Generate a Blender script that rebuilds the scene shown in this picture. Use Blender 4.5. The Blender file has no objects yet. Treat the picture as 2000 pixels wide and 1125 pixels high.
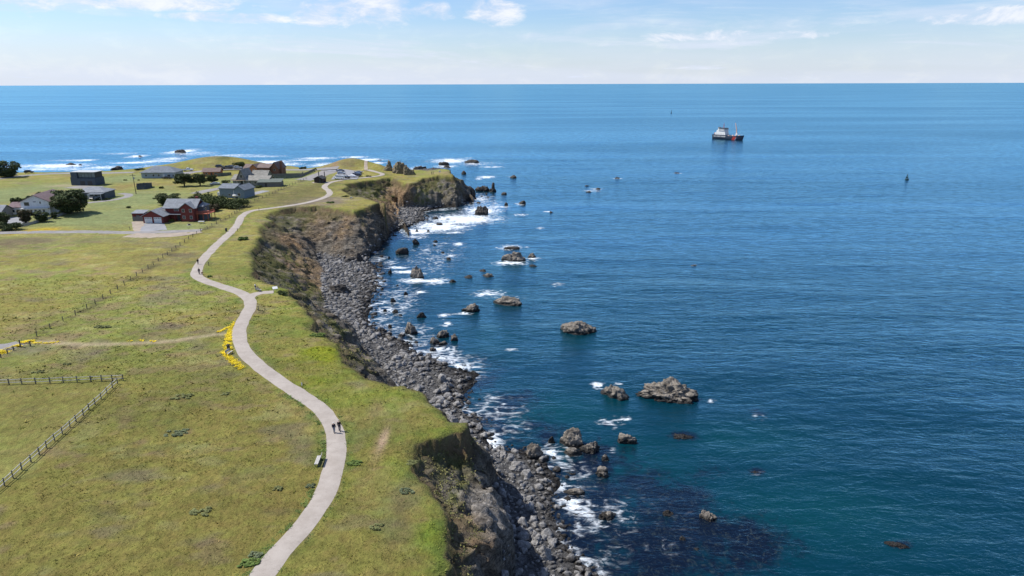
import bpy, bmesh, math, random
import numpy as np
from mathutils import Matrix, Vector

# ---------------------------------------------------------------- camera, world, sun, exposure
SC = bpy.context.scene
COL = SC.collection
R_ = math.radians
FPX, CX, CY = 1333.3, 1000.0, 562.5          # photograph: 2000 x 1125, 24 mm equivalent
CAM_H, LAND_Z = 64.0, 15.0
PITCH, ROLL = R_(16.75), R_(0.16)

cam_data = bpy.data.cameras.new('camera')
cam_data.sensor_width = 36.0
cam_data.lens = 24.0
cam_data.clip_start = 0.5
cam_data.clip_end = 80000.0
cam = bpy.data.objects.new('camera', cam_data)
COL.objects.link(cam)
CAM_M = Matrix.Translation((0, 0, CAM_H)) @ Matrix.Rotation(math.pi/2 - PITCH, 4, 'X') @ Matrix.Rotation(-ROLL, 4, 'Z')
cam.matrix_world = CAM_M
SC.camera = cam
CAM_R = np.array(CAM_M.to_3x3())

SUN_EL, SUN_AZ = R_(52.0), R_(167.0)          # azimuth measured from +X towards +Y: the sun stands left of the view, slightly ahead
sun_vec = Vector((math.cos(SUN_EL)*math.cos(SUN_AZ), math.cos(SUN_EL)*math.sin(SUN_AZ), math.sin(SUN_EL)))
sl = bpy.data.lights.new('sun', 'SUN')
sl.energy = 4.6
sl.angle = R_(0.55)
sl.color = (1.0, 0.955, 0.88)
sun = bpy.data.objects.new('sun', sl)
COL.objects.link(sun)
sun.rotation_euler = (-sun_vec).to_track_quat('-Z', 'Y').to_euler()

SC.view_settings.view_transform = 'Standard'
SC.view_settings.look = 'None'
SC.view_settings.exposure = 0.45
SC.view_settings.gamma = 1.0
SC.view_settings.use_curve_mapping = False
SC.cycles.use_denoising = True
SC.cycles.max_bounces = 5
SC.cycles.diffuse_bounces = 3
SC.cycles.glossy_bounces = 3
SC.cycles.transparent_max_bounces = 6
SC.cycles.caustics_reflective = False
SC.cycles.caustics_refractive = False
SC.cycles.sample_clamp_indirect = 4.0

# ---------------------------------------------------------------- node helpers
class NT:
    def __init__(self, tree):
        self.t = tree; self.n = tree.nodes; self.l = tree.links
        self.n.clear()
    def add(self, kind, **kw):
        nd = self.n.new(kind)
        for k, v in kw.items():
            setattr(nd, k, v)
        return nd
    def put(self, sock, v):
        if isinstance(v, bpy.types.NodeSocket):
            self.l.new(v, sock)
        elif v is not None:
            if sock.type == 'RGBA' and not isinstance(v, (int, float)) and len(v) == 3:
                v = (*v, 1.0)
            sock.default_value = v
    def math(self, op, a, b=None, c=None, clamp=False):
        nd = self.add('ShaderNodeMath', operation=op, use_clamp=clamp)
        for i, v in enumerate((a, b, c)):
            if v is not None: self.put(nd.inputs[i], v)
        return nd.outputs[0]
    def vmath(self, op, a, b=None, s=None):
        nd = self.add('ShaderNodeVectorMath', operation=op)
        self.put(nd.inputs[0], a)
        if b is not None: self.put(nd.inputs[1], b)
        if s is not None: self.put(nd.inputs['Scale'], s)
        return nd.outputs['Value'] if op in ('LENGTH', 'DOT_PRODUCT') else nd.outputs[0]
    def noise(self, vec, scale, detail=4.0, rough=0.55, dist=0.0):
        nd = self.add('ShaderNodeTexNoise')
        if vec is not None: self.put(nd.inputs['Vector'], vec)
        nd.inputs['Scale'].default_value = scale
        nd.inputs['Detail'].default_value = detail
        nd.inputs['Roughness'].default_value = rough
        nd.inputs['Distortion'].default_value = dist
        return nd.outputs['Fac']
    def mix(self, fac, a, b, blend='MIX'):
        nd = self.add('ShaderNodeMix', data_type='RGBA', blend_type=blend, clamp_factor=True)
        self.put(nd.inputs['Factor'], fac)
        self.put(nd.inputs[6], a); self.put(nd.inputs[7], b)
        return nd.outputs[2]
    def step(self, v, lo, hi, a=0.0, b=1.0):
        nd = self.add('ShaderNodeMapRange', interpolation_type='SMOOTHSTEP')
        self.put(nd.inputs[0], v)
        self.put(nd.inputs[1], lo); self.put(nd.inputs[2], hi)
        self.put(nd.inputs[3], a); self.put(nd.inputs[4], b)
        return nd.outputs[0]
    def attr(self, name, out='Fac'):
        return self.add('ShaderNodeAttribute', attribute_name=name).outputs[out]
    def scaled(self, vec, sx, sy, sz):
        return self.vmath('MULTIPLY', vec, (sx, sy, sz))
    def bump(self, h, strength=1.0, dist=1.0, normal=None):
        nd = self.add('ShaderNodeBump')
        self.put(nd.inputs['Strength'], strength); self.put(nd.inputs['Distance'], dist)
        self.put(nd.inputs['Height'], h)
        if normal is not None: self.put(nd.inputs['Normal'], normal)
        return nd.outputs[0]

MATS = {}
def new_mat(name):
    m = bpy.data.materials.new(name); m.use_nodes = True
    t = NT(m.node_tree)
    out = t.add('ShaderNodeOutputMaterial')
    MATS[name] = m
    return m, t, out

def plain(name, color, rough=0.75, var=0.12, scale=3.0, metal=0.0, bump=0.0, bscale=12.0, spec=0.3):
    """A procedural paint / wood / metal surface: a base colour with soft uneven wear."""
    if name in MATS: return MATS[name]
    m, t, out = new_mat(name)
    geo = t.add('ShaderNodeTexCoord')
    n = t.noise(geo.outputs['Object'], scale, 5.0, 0.65)
    f = t.step(n, 0.3, 0.7, 1.0-var, 1.0+var)
    c = t.vmath('SCALE', color, s=f)
    b = t.add('ShaderNodeBsdfPrincipled')
    t.put(b.inputs['Base Color'], c)
    b.inputs['Roughness'].default_value = rough
    b.inputs['Metallic'].default_value = metal
    b.inputs['Specular IOR Level'].default_value = spec
    if bump:
        t.put(b.inputs['Normal'], t.bump(t.noise(geo.outputs['Object'], bscale, 4.0), 0.6, bump))
    t.l.new(b.outputs[0], out.inputs[0])
    return m

# ---------------------------------------------------------------- sky with clouds
world = bpy.data.worlds.new('World'); SC.world = world; world.use_nodes = True
w = NT(world.node_tree)
wo = w.add('ShaderNodeOutputWorld')
sky = w.add('ShaderNodeTexSky', sky_type='NISHITA')
sky.sun_disc = False
sky.sun_elevation = SUN_EL
sky.sun_rotation = R_(90.0) - SUN_AZ
sky.air_density = 1.0; sky.dust_density = 0.5; sky.ozone_density = 1.6; sky.altitude = 60.0
tc = w.add('ShaderNodeTexCoord')
d = tc.outputs['Generated']
sep = w.add('ShaderNodeSeparateXYZ'); w.put(sep.inputs[0], d)
dx, dy, dz = sep.outputs
az = w.math('ARCTAN2', dx, dy)                  # 0 = straight ahead, radians
el = w.math('ARCSINE', dz)
def cloud_vec(sx, sy, off=0.0):
    cb = w.add('ShaderNodeCombineXYZ')
    w.put(cb.inputs[0], w.math('MULTIPLY', az, sx)); w.put(cb.inputs[1], w.math('MULTIPLY', el, sy)); cb.inputs[2].default_value = off
    return cb.outputs[0]
def puff(a, e, ra, re):                         # soft ellipse of sky around azimuth a, elevation e (degrees)
    u = w.math('MULTIPLY', w.math('SUBTRACT', az, R_(a)), 1.0/R_(ra))
    v = w.math('MULTIPLY', w.math('SUBTRACT', el, R_(e)), 1.0/R_(re))
    r2 = w.math('ADD', w.math('MULTIPLY', u, u), w.math('MULTIPLY', v, v))
    return w.step(r2, 0.0, 1.6, 1.0, 0.0)
# high thin sheets everywhere, thicker towards the horizon
n1 = w.noise(cloud_vec(3.0, 30.0, 3.7), 1.0, 8.0, 0.66, 0.6)
veil = w.step(n1, 0.40, 0.70, 0.0, 0.85)
low = w.step(el, R_(0.0), R_(7.0), 1.0, 0.12)
veil = w.math('MULTIPLY', veil, w.math('ADD', low, 0.25))
band = w.step(w.math('ADD', el, w.math('MULTIPLY', w.noise(cloud_vec(1.6, 22.0, 9.0), 1.0, 6.0, 0.6, 0.3), R_(4.5))), R_(1.0), R_(7.8), 0.93, 0.0)
n2 = w.noise(cloud_vec(17.0, 42.0, 1.3), 1.0, 9.0, 0.66, 0.35)
n2b = w.noise(cloud_vec(7.0, 30.0, 7.1), 1.0, 7.0, 0.6, 0.4)
pf = None
for a, e, ra, re in ((-11.4, 5.9, 5.6, 2.2), (-14.6, 5.0, 2.6, 1.35), (-1.4, 5.3, 2.6, 1.25), (-36.0, 6.0, 8.0, 2.1), (-27.0, 5.4, 9.0, 0.6),
                     (31.5, 6.2, 3.2, 1.0), (33.5, 4.1, 7.5, 0.7), (-6.5, 5.3, 2.4, 1.0), (17.0, 3.3, 9.0, 0.55), (-21.0, 4.6, 5.0, .45)):
    p = puff(a, e, ra, re)
    pf = p if pf is None else w.math('MAXIMUM', pf, p)
cum = w.step(w.math('ADD', w.math('MULTIPLY', n2, 1.3), w.math('MULTIPLY', pf, 0.42)), 0.78, 1.22)
cum = w.math('MULTIPLY', cum, w.step(pf, 0.02, 0.4))
wide = w.step(n2b, 0.60, 0.78, 0.0, 0.7)
wide = w.math('MULTIPLY', wide, w.step(el, R_(7.0), R_(14.0)))
cl = w.math('MAXIMUM', w.math('MAXIMUM', veil, band), w.math('MAXIMUM', w.math('MULTIPLY', cum, 0.9), wide))
SKY_S = 0.095
hsv = w.add('ShaderNodeHueSaturation'); hsv.inputs['Saturation'].default_value = 1.0
w.put(hsv.inputs['Color'], sky.outputs[0])
skyc = w.vmath('MULTIPLY', w.vmath('SCALE', hsv.outputs[0], s=SKY_S), (0.80, 0.935, 1.18))
shade = w.mix(w.math('MULTIPLY', w.step(n2, 0.45, 0.7), w.step(el, R_(1.5), R_(4.5), 0.35, 1.0)), (0.555, 0.605, 0.72), (0.72, 0.735, 0.76))
cc = w.mix(cl, skyc, shade)
bg = w.add('ShaderNodeBackground'); bg.inputs['Strength'].default_value = 1.0
w.put(bg.inputs['Color'], cc)
w.l.new(bg.outputs[0], wo.inputs['Surface'])

# ---------------------------------------------------------------- numpy helpers
rng = np.random.default_rng(7)
_perm = np.tile(np.random.default_rng(11).permutation(256), 3)
_g3 = np.random.default_rng(12).normal(size=(256, 3)); _g3 /= np.linalg.norm(_g3, axis=1)[:, None]
def perlin(x, y, z=None):
    x = np.asarray(x, float); y = np.asarray(y, float)
    z = np.zeros_like(x) + 0.37 if z is None else np.asarray(z, float)
    xi = np.floor(x).astype(int); yi = np.floor(y).astype(int); zi = np.floor(z).astype(int)
    xf = x-xi; yf = y-yi; zf = z-zi
    u = xf*xf*xf*(xf*(xf*6-15)+10); v = yf*yf*yf*(yf*(yf*6-15)+10); ww = zf*zf*zf*(zf*(zf*6-15)+10)
    r = 0.0
    for i in (0, 1):
        for j in (0, 1):
            for k in (0, 1):
                h = _perm[_perm[_perm[(xi+i) & 255] + ((yi+j) & 255)] + ((zi+k) & 255)]
                g = _g3[h]
                dd = g[..., 0]*(xf-i) + g[..., 1]*(yf-j) + g[..., 2]*(zf-k)
                r = r + dd*(u if i else 1-u)*(v if j else 1-v)*(ww if k else 1-ww)
    return r*1.5
def fbm(x, y, z=None, oct=4, gain=0.5, ridged=False):
    a, s, r = 1.0, 1.0, 0.0
    for o in range(oct):
        n = perlin(np.asarray(x)*s+o*17.3, np.asarray(y)*s-o*9.1, None if z is None else np.asarray(z)*s+o*5.7)
        r = r + a*((1-2*np.abs(n)) if ridged else n)
        a *= gain; s *= 2.03
    return r
def sstep(v, a, b):
    t = np.clip((np.asarray(v, float)-a)/(b-a), 0, 1); return t*t*(3-2*t)
def ray(px, py):
    u = (px-CX)/FPX; v = (CY-py)/FPX
    return CAM_R @ np.array([u, v, -1.0])
def P(px, py, z=LAND_Z):
    dd = ray(px, py); t = (z-CAM_H)/dd[2]
    return np.array([dd[0]*t, dd[1]*t])
def mpp(px, py, z=LAND_Z):
    """metres per photograph pixel at the point where the pixel meets height z"""
    dd = ray(px, py); return (z-CAM_H)/dd[2]/FPX
def seg_dist(x, y, poly, closed=False):
    """distance from points to a polyline"""
    shp = x.shape; x = x.ravel().astype(np.float32); y = y.ravel().astype(np.float32)
    best = np.full(x.shape, 1e18, np.float32)
    n = len(poly)
    for i in range(n if closed else n-1):
        ax, ay = poly[i]; bx, by = poly[(i+1) % n]
        ax, ay, bx, by = (np.float32(q) for q in (ax, ay, bx, by)); ex, ey = bx-ax, by-ay; L = ex*ex+ey*ey + np.float32(1e-9)
        t = np.clip(((x-ax)*ex+(y-ay)*ey)/L, 0, 1)
        d2 = (x-ax-t*ex)**2 + (y-ay-t*ey)**2
        np.minimum(best, d2, out=best)
    return np.sqrt(best).astype(float).reshape(shp)
def inside(x, y, poly):
    shp = x.shape; x = x.ravel(); y = y.ravel(); c = np.zeros(x.shape, bool)
    n = len(poly)
    for i in range(n):
        ax, ay = poly[i]; bx, by = poly[(i+1) % n]
        if ay == by: continue
        c ^= ((ay > y) != (by > y)) & (x < (bx-ax)*(y-ay)/(by-ay)+ax)
    return c.reshape(shp)
def sdist(x, y, poly):
    dd = seg_dist(x, y, poly, True); return np.where(inside(x, y, poly), dd, -dd)
def spline(pts, step=1.0):
    """Catmull-Rom through pts, resampled about every step metres"""
    p = np.array(pts, float); p = np.vstack([2*p[0]-p[1], p, 2*p[-1]-p[-2]])
    out = []
    for i in range(1, len(p)-2):
        L = np.linalg.norm(p[i+1]-p[i]); n = max(2, int(L/step))
        for t in np.linspace(0, 1, n, endpoint=False):
            out.append(0.5*((2*p[i]) + (-p[i-1]+p[i+1])*t + (2*p[i-1]-5*p[i]+4*p[i+1]-p[i+2])*t*t + (-p[i-1]+3*p[i]-3*p[i+1]+p[i+2])*t**3))
    out.append(p[-2]); return np.array(out)

def mesh_from(name, verts, faces, mat=None, smooth=False):
    """verts (n,3) array, faces (m,k) int array or list of lists"""
    me = bpy.data.meshes.new(name)
    if isinstance(faces, np.ndarray):
        verts = np.asarray(verts, np.float32); k = faces.shape[1]
        me.vertices.add(len(verts)); me.vertices.foreach_set('co', verts.ravel())
        me.loops.add(faces.size); me.loops.foreach_set('vertex_index', faces.astype(np.int32).ravel())
        me.polygons.add(len(faces)); me.polygons.foreach_set('loop_start', np.arange(0, faces.size, k, dtype=np.int32))
        me.update(calc_edges=True)
    else:
        me.from_pydata([tuple(map(float, v)) for v in verts], [], [tuple(map(int, f)) for f in faces]); me.update()
    if mat is not None: me.materials.append(mat)
    if smooth:
        me.polygons.foreach_set('use_smooth', np.ones(len(me.polygons), bool))
    return me
def obj(name, me, parent=None, loc=None, rotz=None):
    o = bpy.data.objects.new(name, me); COL.objects.link(o)
    if parent is not None: o.parent = parent
    if loc is not None: o.location = loc
    if rotz is not None: o.rotation_euler = (0, 0, rotz)
    return o
def tag(o, label=None, cat=None, group=None, kind=None):
    if label: o['label'] = label
    if cat: o['category'] = cat
    if group: o['group'] = group
    if kind: o['kind'] = kind
    return o
def thing(name, label, cat, loc=(0, 0, 0), rotz=0.0, group=None):
    o = bpy.data.objects.new(name, None); COL.objects.link(o)
    o.empty_display_size = 0.3
    o.location = loc; o.rotation_euler = (0, 0, rotz)
    return tag(o, label, cat, group)
def vattr(me, name, data):
    if data.ndim == 1:
        a = me.attributes.new(name, 'FLOAT', 'POINT'); a.data.foreach_set('value', data.astype(np.float32))
    else:
        a = me.attributes.new(name, 'FLOAT_COLOR', 'POINT')
        a.data.foreach_set('color', np.hstack([data, np.ones((len(data), 1))]).astype(np.float32).ravel())
# ---------------------------------------------------------------- coast: cliff top, cliff foot and waterline, read off the photograph
def T_(px, py):
    dip = 1.8 if 758 < px < 900 and 330 < py < 362 else (1.1 if 672 < px < 760 and 398 < py < 425 else 0.0)
    return P(px, py, LAND_Z-0.6-dip)
def B_(px, py): return P(px, py, 1.0)
def TO(px, py, dx, dy): return P(px, py, LAND_Z) + np.array([dx, dy])
TOP = [np.array(p) for p in ((-12., -60.), (-11., 10.), (-8.5, 45.))] + [T_(*p) for p in (
    (897, 1118), (882, 1046), (852, 1000), (828, 973), (804, 934), (802, 900), (808, 866), (832, 858), (868, 853), (892, 846), (916, 846), (934, 836), (926, 824),
    (884, 823), (862, 803), (826, 775), (797, 757), (773, 755), (737, 737), (716, 724), (679, 707), (666, 674), (650, 659), (622, 645), (617, 622), (606, 603),
    (584, 584), (572, 566), (556, 560), (528, 552), (492, 544), (487, 531), (494, 510), (492, 490), (506, 474), (520, 462), (506, 450), (516, 437), (534, 432), (526, 423), (540, 415),
    (553, 411), (581, 406), (632, 405), (672, 411), (690, 419), (712, 412), (729, 407), (746, 401), (752, 404), (757, 402), (738, 395), (722, 391), (711, 388), (697, 386), (684, 379), (672, 372),
    (676, 361), (702, 355), (729, 351), (764, 351), (782, 356), (800, 360), (818, 358), (826, 351), (864, 350), (886, 351), (884, 344), (879, 338), (855, 333.5), (822, 337), (806, 338),
    (780, 336), (752, 332), (738, 327), (715, 323), (690, 322), (655, 323), (628, 329), (597, 330), (575, 326), (540, 327), (505, 325), (478, 326), (440, 321.5), (400, 322), (350, 324), (265, 331), (210, 335), (130, 336.5), (60, 337), (0, 339))] \
    + [np.array(p) for p in ((-420., 372.), (-430., -60.))]
FOOT = [np.array(p) for p in ((-2., -60.), (-1., 10.), (0., 50.))] + [B_(*p) for p in (
    (986, 1122), (988, 1060), (984, 1010), (970, 955), (952, 920), (942, 895), (938, 875))] + [
    TO(936, 836, 4.2, 1.5), TO(926, 824, 3.5, 5), TO(884, 823, 3, 7), TO(862, 803, 4, 7), TO(826, 775, 4, 7), TO(797, 757, 4, 6), TO(773, 755, 5, 5)] + [B_(*p) for p in (
    (757, 740), (736, 711), (712, 681), (693, 655), (667, 631), (637, 606), (634, 590), (637, 572), (632, 553), (633, 525), (626, 497), (645, 500), (664, 505), (690, 507),
    (715, 496), (745, 474), (763, 452), (779, 432), (772, 414), (764, 405))] + [TO(757, 402, 7, 9)] + [B_(*p) for p in (
    (775, 400), (783, 405), (811, 405), (838, 404), (864, 401), (895, 401), (914, 389))] + [
    TO(884, 344, 12, 4), TO(879, 338, 9, 9), TO(855, 333.5, 3, 12), TO(822, 337, 2, 12), TO(780, 336, 2, 12), TO(738, 327, 6, 10), TO(690, 322, 2, 10), TO(655, 323, -3, 10), TO(628, 329, -3, 10),
    TO(575, 326, 1, 10), TO(505, 325, 1, 10), TO(478, 326, 4, 10), TO(440, 321.5, 0, 10), TO(350, 324, 0, 10), TO(210, 335, 0, 10), TO(60, 337, 0, 10)] + [
    np.array(p) for p in ((-440., 385.), (-440., -60.))]
def W_(px, py): return P(px, py, 0.0)
WATER = [np.array(p) for p in ((11., -60.), (12., 40.))] + [W_(*p) for p in (
    (1150, 1125), (1130, 1065), (1128, 1030), (1108, 1000), (1098, 960), (1080, 925), (1055, 902), (1010, 882), (980, 886), (960, 884), (948, 878), (940, 862), (938, 840),
    (930, 816), (905, 800), (893, 772), (915, 748), (925, 733), (890, 722), (862, 716), (838, 700), (812, 694), (800, 676), (782, 662), (752, 652), (722, 632), (713, 612), (717, 598), (727, 575), (745, 560), (738, 540),
    (741, 527), (722, 512), (716, 500), (748, 476), (768, 453), (782, 444), (800, 440), (824, 429), (829, 413), (854, 407), (872, 404), (911, 399), (922, 386))] + [
    TO(884, 344, 14, 6), TO(879, 338, 12, 12), TO(855, 333.5, 3, 16), TO(780, 336, 2, 16), TO(738, 327, 7, 14), TO(690, 322, 2, 14), TO(628, 329, -3, 14), TO(575, 326, 1, 14), TO(478, 326, 5, 14),
    TO(440, 321.5, 0, 14), TO(350, 324, 0, 14), TO(210, 335, 0, 14), TO(60, 337, 0, 14)] + [np.array(p) for p in ((-450., 390.), (-450., -60.))]

PATH = [(498, 1150), (512, 1125), (546, 1080), (590, 1030), (624, 982), (645, 935), (655, 893), (655, 856), (646, 822), (622, 793), (572, 760), (522, 727), (491, 702), (474, 680), (467, 655), (472, 632), (484, 610),
        (489, 596), (484, 583), (466, 572), (430, 560), (401, 550), (385, 540), (386, 525), (397, 506), (421, 481), (450, 455), (465, 437), (471, 424), (488, 413), (520, 407.5), (560, 402), (600, 395), (630, 387), (644, 379), (641, 371.5),
        (634, 366), (637, 360), (652, 354), (682, 349), (712, 345.5), (736, 342), (747, 339.5), (741, 336.8), (718, 334)]
PATH_W = spline([P(*p) for p in PATH], 1.0)
PATH_C = np.vstack([PATH_W[::5], PATH_W[-1:]])
SPUR_W = spline([P(*p) for p in ((485, 584), (495, 577), (510, 573), (535, 571))], 0.8)
TRACK = spline([P(*p) for p in ((20, 676), (75, 667), (120, 669), (200, 671.5), (300, 667.5), (380, 659), (440, 652), (462, 650))], 1.5)
TRACK2 = spline([P(*p) for p in ((645, 388), (680, 390), (700, 390))], 1.5)
LOOKOUT = spline([P(*p) for p in ((715, 334), (716, 328), (722, 324))], 1.5)

# knolls and hollows: (px, py, height, rx, ry)
KNOLLS = [(825, 346, -2.0, 26, 22), (722, 410, -1.3, 12, 10), (432, 326, 5.0, 26, 11), (398, 327, 1.5, 26, 10), (680, 327, 4.0, 13, 9), (708, 328, 2.4, 14, 8), (860, 340, 1.5, 12, 9), (740, 331, 2.2, 7, 7), (470, 328, 0.8, 10, 8)]
# how convex the cliff profile is: (px, py at z=8, exponent, radius m)
CONVEX = [(960, 1040, 0.16, 9), (965, 1090, 0.16, 9), (945, 985, 0.25, 6), (870, 900, 1.25, 9), (845, 950, 1.3, 8), (900, 905, 1.0, 6), (700, 455, 0.62, 22), (640, 460, 0.8, 15), (560, 500, 1.15, 28), (600, 560, 1.1, 20), (700, 640, 0.9, 25), (830, 380, 0.66, 25), (880, 375, 0.66, 20), (745, 380, 0.75, 15), (700, 375, 1.2, 14)]

def terrain(x, y):
    """height, cliffness and helper fields on arrays of positions"""
    wx = x + 1.1*fbm(x/7.0, y/7.0, oct=3) + 1.6*perlin(x/19.0+5, y/19.0)
    wy = y + 1.1*fbm(x/7.0+31, y/7.0+11, oct=3) + 1.6*perlin(x/19.0+50, y/19.0+8)
    dT = sdist(wx, wy, TOP); dB = sdist(wx, wy, FOOT); dW = sdist(wx, wy, WATER)
    dP = np.minimum(seg_dist(x, y, PATH_C), seg_dist(x, y, SPUR_W[::2]))
    soft = sstep(dP, 2.0, 7.0)
    top = LAND_Z + 0.35*perlin(x/38.0, y/38.0) + soft*(0.22*perlin(x/11.0, y/11.0) + 0.10*fbm(x/3.0, y/3.0, oct=3))*sstep(400-y, 0, 160)
    for px, py, h, rx, ry in KNOLLS:
        c = P(px, py); top = top + h*np.exp(-((x-c[0])/rx)**2 - ((y-c[1])/ry)**2)
    # rounded lip
    lip = np.clip(1-np.maximum(dT, 0)/2.6, 0, 1)
    land = top - 0.6*lip**2
    ex = np.full(x.shape, 0.62); wsum = np.full(x.shape, 0.25); ex *= 0.25
    for px, py, e, r in CONVEX:
        c = P(px, py, 8.0); g = np.exp(-((x-c[0])**2+(y-c[1])**2)/(r*r)); ex += g*e; wsum += g
    ex = ex/wsum
    a = np.maximum(-dT, 0); b = np.maximum(dB, 0)
    t = b/(a+b+1e-6)
    mid = 4*t*(1-t)
    g = np.clip(t, 0, 1)**ex*(0.915+0.06*perlin(x/6.0, y/6.0))
    rn = fbm(x/5.5, y/5.5, oct=5, gain=0.55, ridged=True)
    rn2 = fbm(x/2.0+7, y/2.0, oct=3)
    face = 1.2 + (top-0.6-1.2)*g + mid*(0.85*(rn-0.7) + 0.45*rn2)
    beach = np.clip(dW, -50, 1e9)
    bt = np.where(dW > 0, dW/(dW+np.maximum(-dB, 0)+1e-6), 0)
    bz = np.where(dW > 0, 1.2*bt + 0.22*fbm(x/1.8, y/1.8, oct=3)*sstep(dW, 0, 3), np.maximum(dW*0.16, -3.0)) - 0.05
    h = np.where(dT > 0, land, np.where(dB > 0, face, bz))
    cliff = np.where((dT <= 0) & (dB > 0), sstep(mid, 0.0, 0.35), 0)
    return h, cliff, dT, dB, dW, dP, t, top, rn
def ground(x, y):
    return float(terrain(np.array([float(x)]), np.array([float(y)]))[0][0])
def GP(px, py):
    """where a pixel meets the plateau: (x, y, z)"""
    z = LAND_Z
    for _ in range(3):
        c = P(px, py, z); z = ground(*c)
    return np.array([c[0], c[1], z])

def axis(parts):
    out = [parts[0][0]]
    for a, b, s0, s1 in parts:
        v = a
        while v < b-1e-6:
            f = (v-a)/(b-a); v = min(b, v + s0+(s1-s0)*f); out.append(v)
    return np.array(out)
gx = axis([(-425, -120, 3.0, 1.1), (-120, -45, 1.1, 0.42), (-45, 40, 0.42, 0.42), (40, 60, 0.5, 1.0)])
gy = axis([(-55, 40, 3.0, 0.8), (40, 60, 0.6, 0.36), (60, 120, 0.36, 0.5), (120, 260, 0.5, 0.7), (260, 390, 0.7, 0.75), (390, 430, 0.75, 1.2)])
GX, GY = np.meshgrid(gx, gy)
H, CLIFF, DT, DB, DW, DP, TT, TOPZ, RN = terrain(GX, GY)
# rock faces: push the surface about in all three directions so that it is not a draped sheet
cm = CLIFF > 0.01
X3, Y3, Z3 = GX.copy(), GY.copy(), H.copy()
cxx, cyy, czz, cc_ = GX[cm], GY[cm], H[cm], CLIFF[cm]
X3[cm] += cc_*(1.0*fbm(cxx/3.2, cyy/3.2, czz/3.2, oct=4, gain=.55) + 1.3*perlin(cxx/8, cyy/8+4, czz/14))
Y3[cm] += cc_*(1.0*fbm(cxx/3.2+40, cyy/3.2, czz/3.2+9, oct=4, gain=.55) + 1.3*perlin(cxx/8+20, cyy/8, czz/14))
Z3[cm] += cc_*0.6*fbm(cxx/2.0+9, cyy/2.0, czz/2.0, oct=3)

def ell(px, py, rx, ry, z=LAND_Z, x=None, y=None, soft=1.0):
    """soft ellipse round a pixel, radii in pixels, evaluated on world positions"""
    c = P(px, py, z); m = mpp(px, py, z)
    d1 = P(px, py-ry, z); d2 = P(px, py+ry, z); rd = 0.5*abs(d1[1]-d2[1])
    q = ((x-c[0])/(rx*m))**2 + ((y-c[1]-(0))/rd)**2
    return np.exp(-q*soft)

# colours (linear) of the ground
def mixc(a, b, f): return a*(1-f[..., None]) + np.asarray(b)*f[..., None]
n40 = fbm(GX/46, GY/30, oct=4); n8 = fbm(GX/9+3, GY/6, oct=4); n2 = fbm(GX/2.2, GY/2.2, oct=3); n20 = fbm(GX/17+70, GY/13, oct=3)
OLIVE = np.array((0.158, 0.144, 0.037)); GREEN = np.array((0.122, 0.144, 0.032)); LUSH = np.array((0.142, 0.180, 0.024)); DRY = np.array((0.225, 0.172, 0.070)); BROWN = np.array((0.120, 0.088, 0.052))
col = np.zeros(GX.shape+(3,)) + OLIVE
col = mixc(col, GREEN, sstep(n40+0.5*n8, -0.15, 0.55)*0.75)
col = mixc(col, DRY, sstep(n20+0.7*n8, 0.25, 0.9)*0.55)
col = mixc(col, (0.098, 0.104, 0.036), sstep(n8+0.6*n2, 0.25, 0.8)*0.5)
n5 = fbm(GX/5.0+31, GY/3.2+7, oct=4)
col = mixc(col, (0.165, 0.125, 0.068), sstep(n5+0.4*n40, 0.22, 0.62)*0.6)
col = mixc(col, (0.195, 0.195, 0.075), sstep(-n5+0.5*n20, 0.35, 0.75)*0.5)
col = mixc(col, (0.115, 0.100, 0.062), sstep(fbm(GX/13+9, GY/7+40, oct=4), 0.25, 0.65)*0.6)
# lawns round the houses and the fenced lawn: brighter and more even, far ones with haze in the colour
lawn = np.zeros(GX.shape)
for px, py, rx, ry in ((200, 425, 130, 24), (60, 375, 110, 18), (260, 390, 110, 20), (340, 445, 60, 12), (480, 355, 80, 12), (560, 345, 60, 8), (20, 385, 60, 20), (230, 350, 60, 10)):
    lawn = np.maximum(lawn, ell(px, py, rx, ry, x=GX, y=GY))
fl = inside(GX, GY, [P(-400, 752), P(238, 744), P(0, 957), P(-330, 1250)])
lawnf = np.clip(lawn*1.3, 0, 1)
col = col*1.10*(1+0.30*sstep(GY, 85, 175)[..., None])  # meadow turns paler with distance: haze painted into the ground colour
col = mixc(col, (0.18, 0.212, 0.088), lawnf*0.9)  # far lawns lightened and greyed, aerial haze mixed into their green
col = mixc(col, (0.185, 0.178, 0.048), fl*0.8*np.clip(0.9+0.4*n8, 0, 1))
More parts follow.
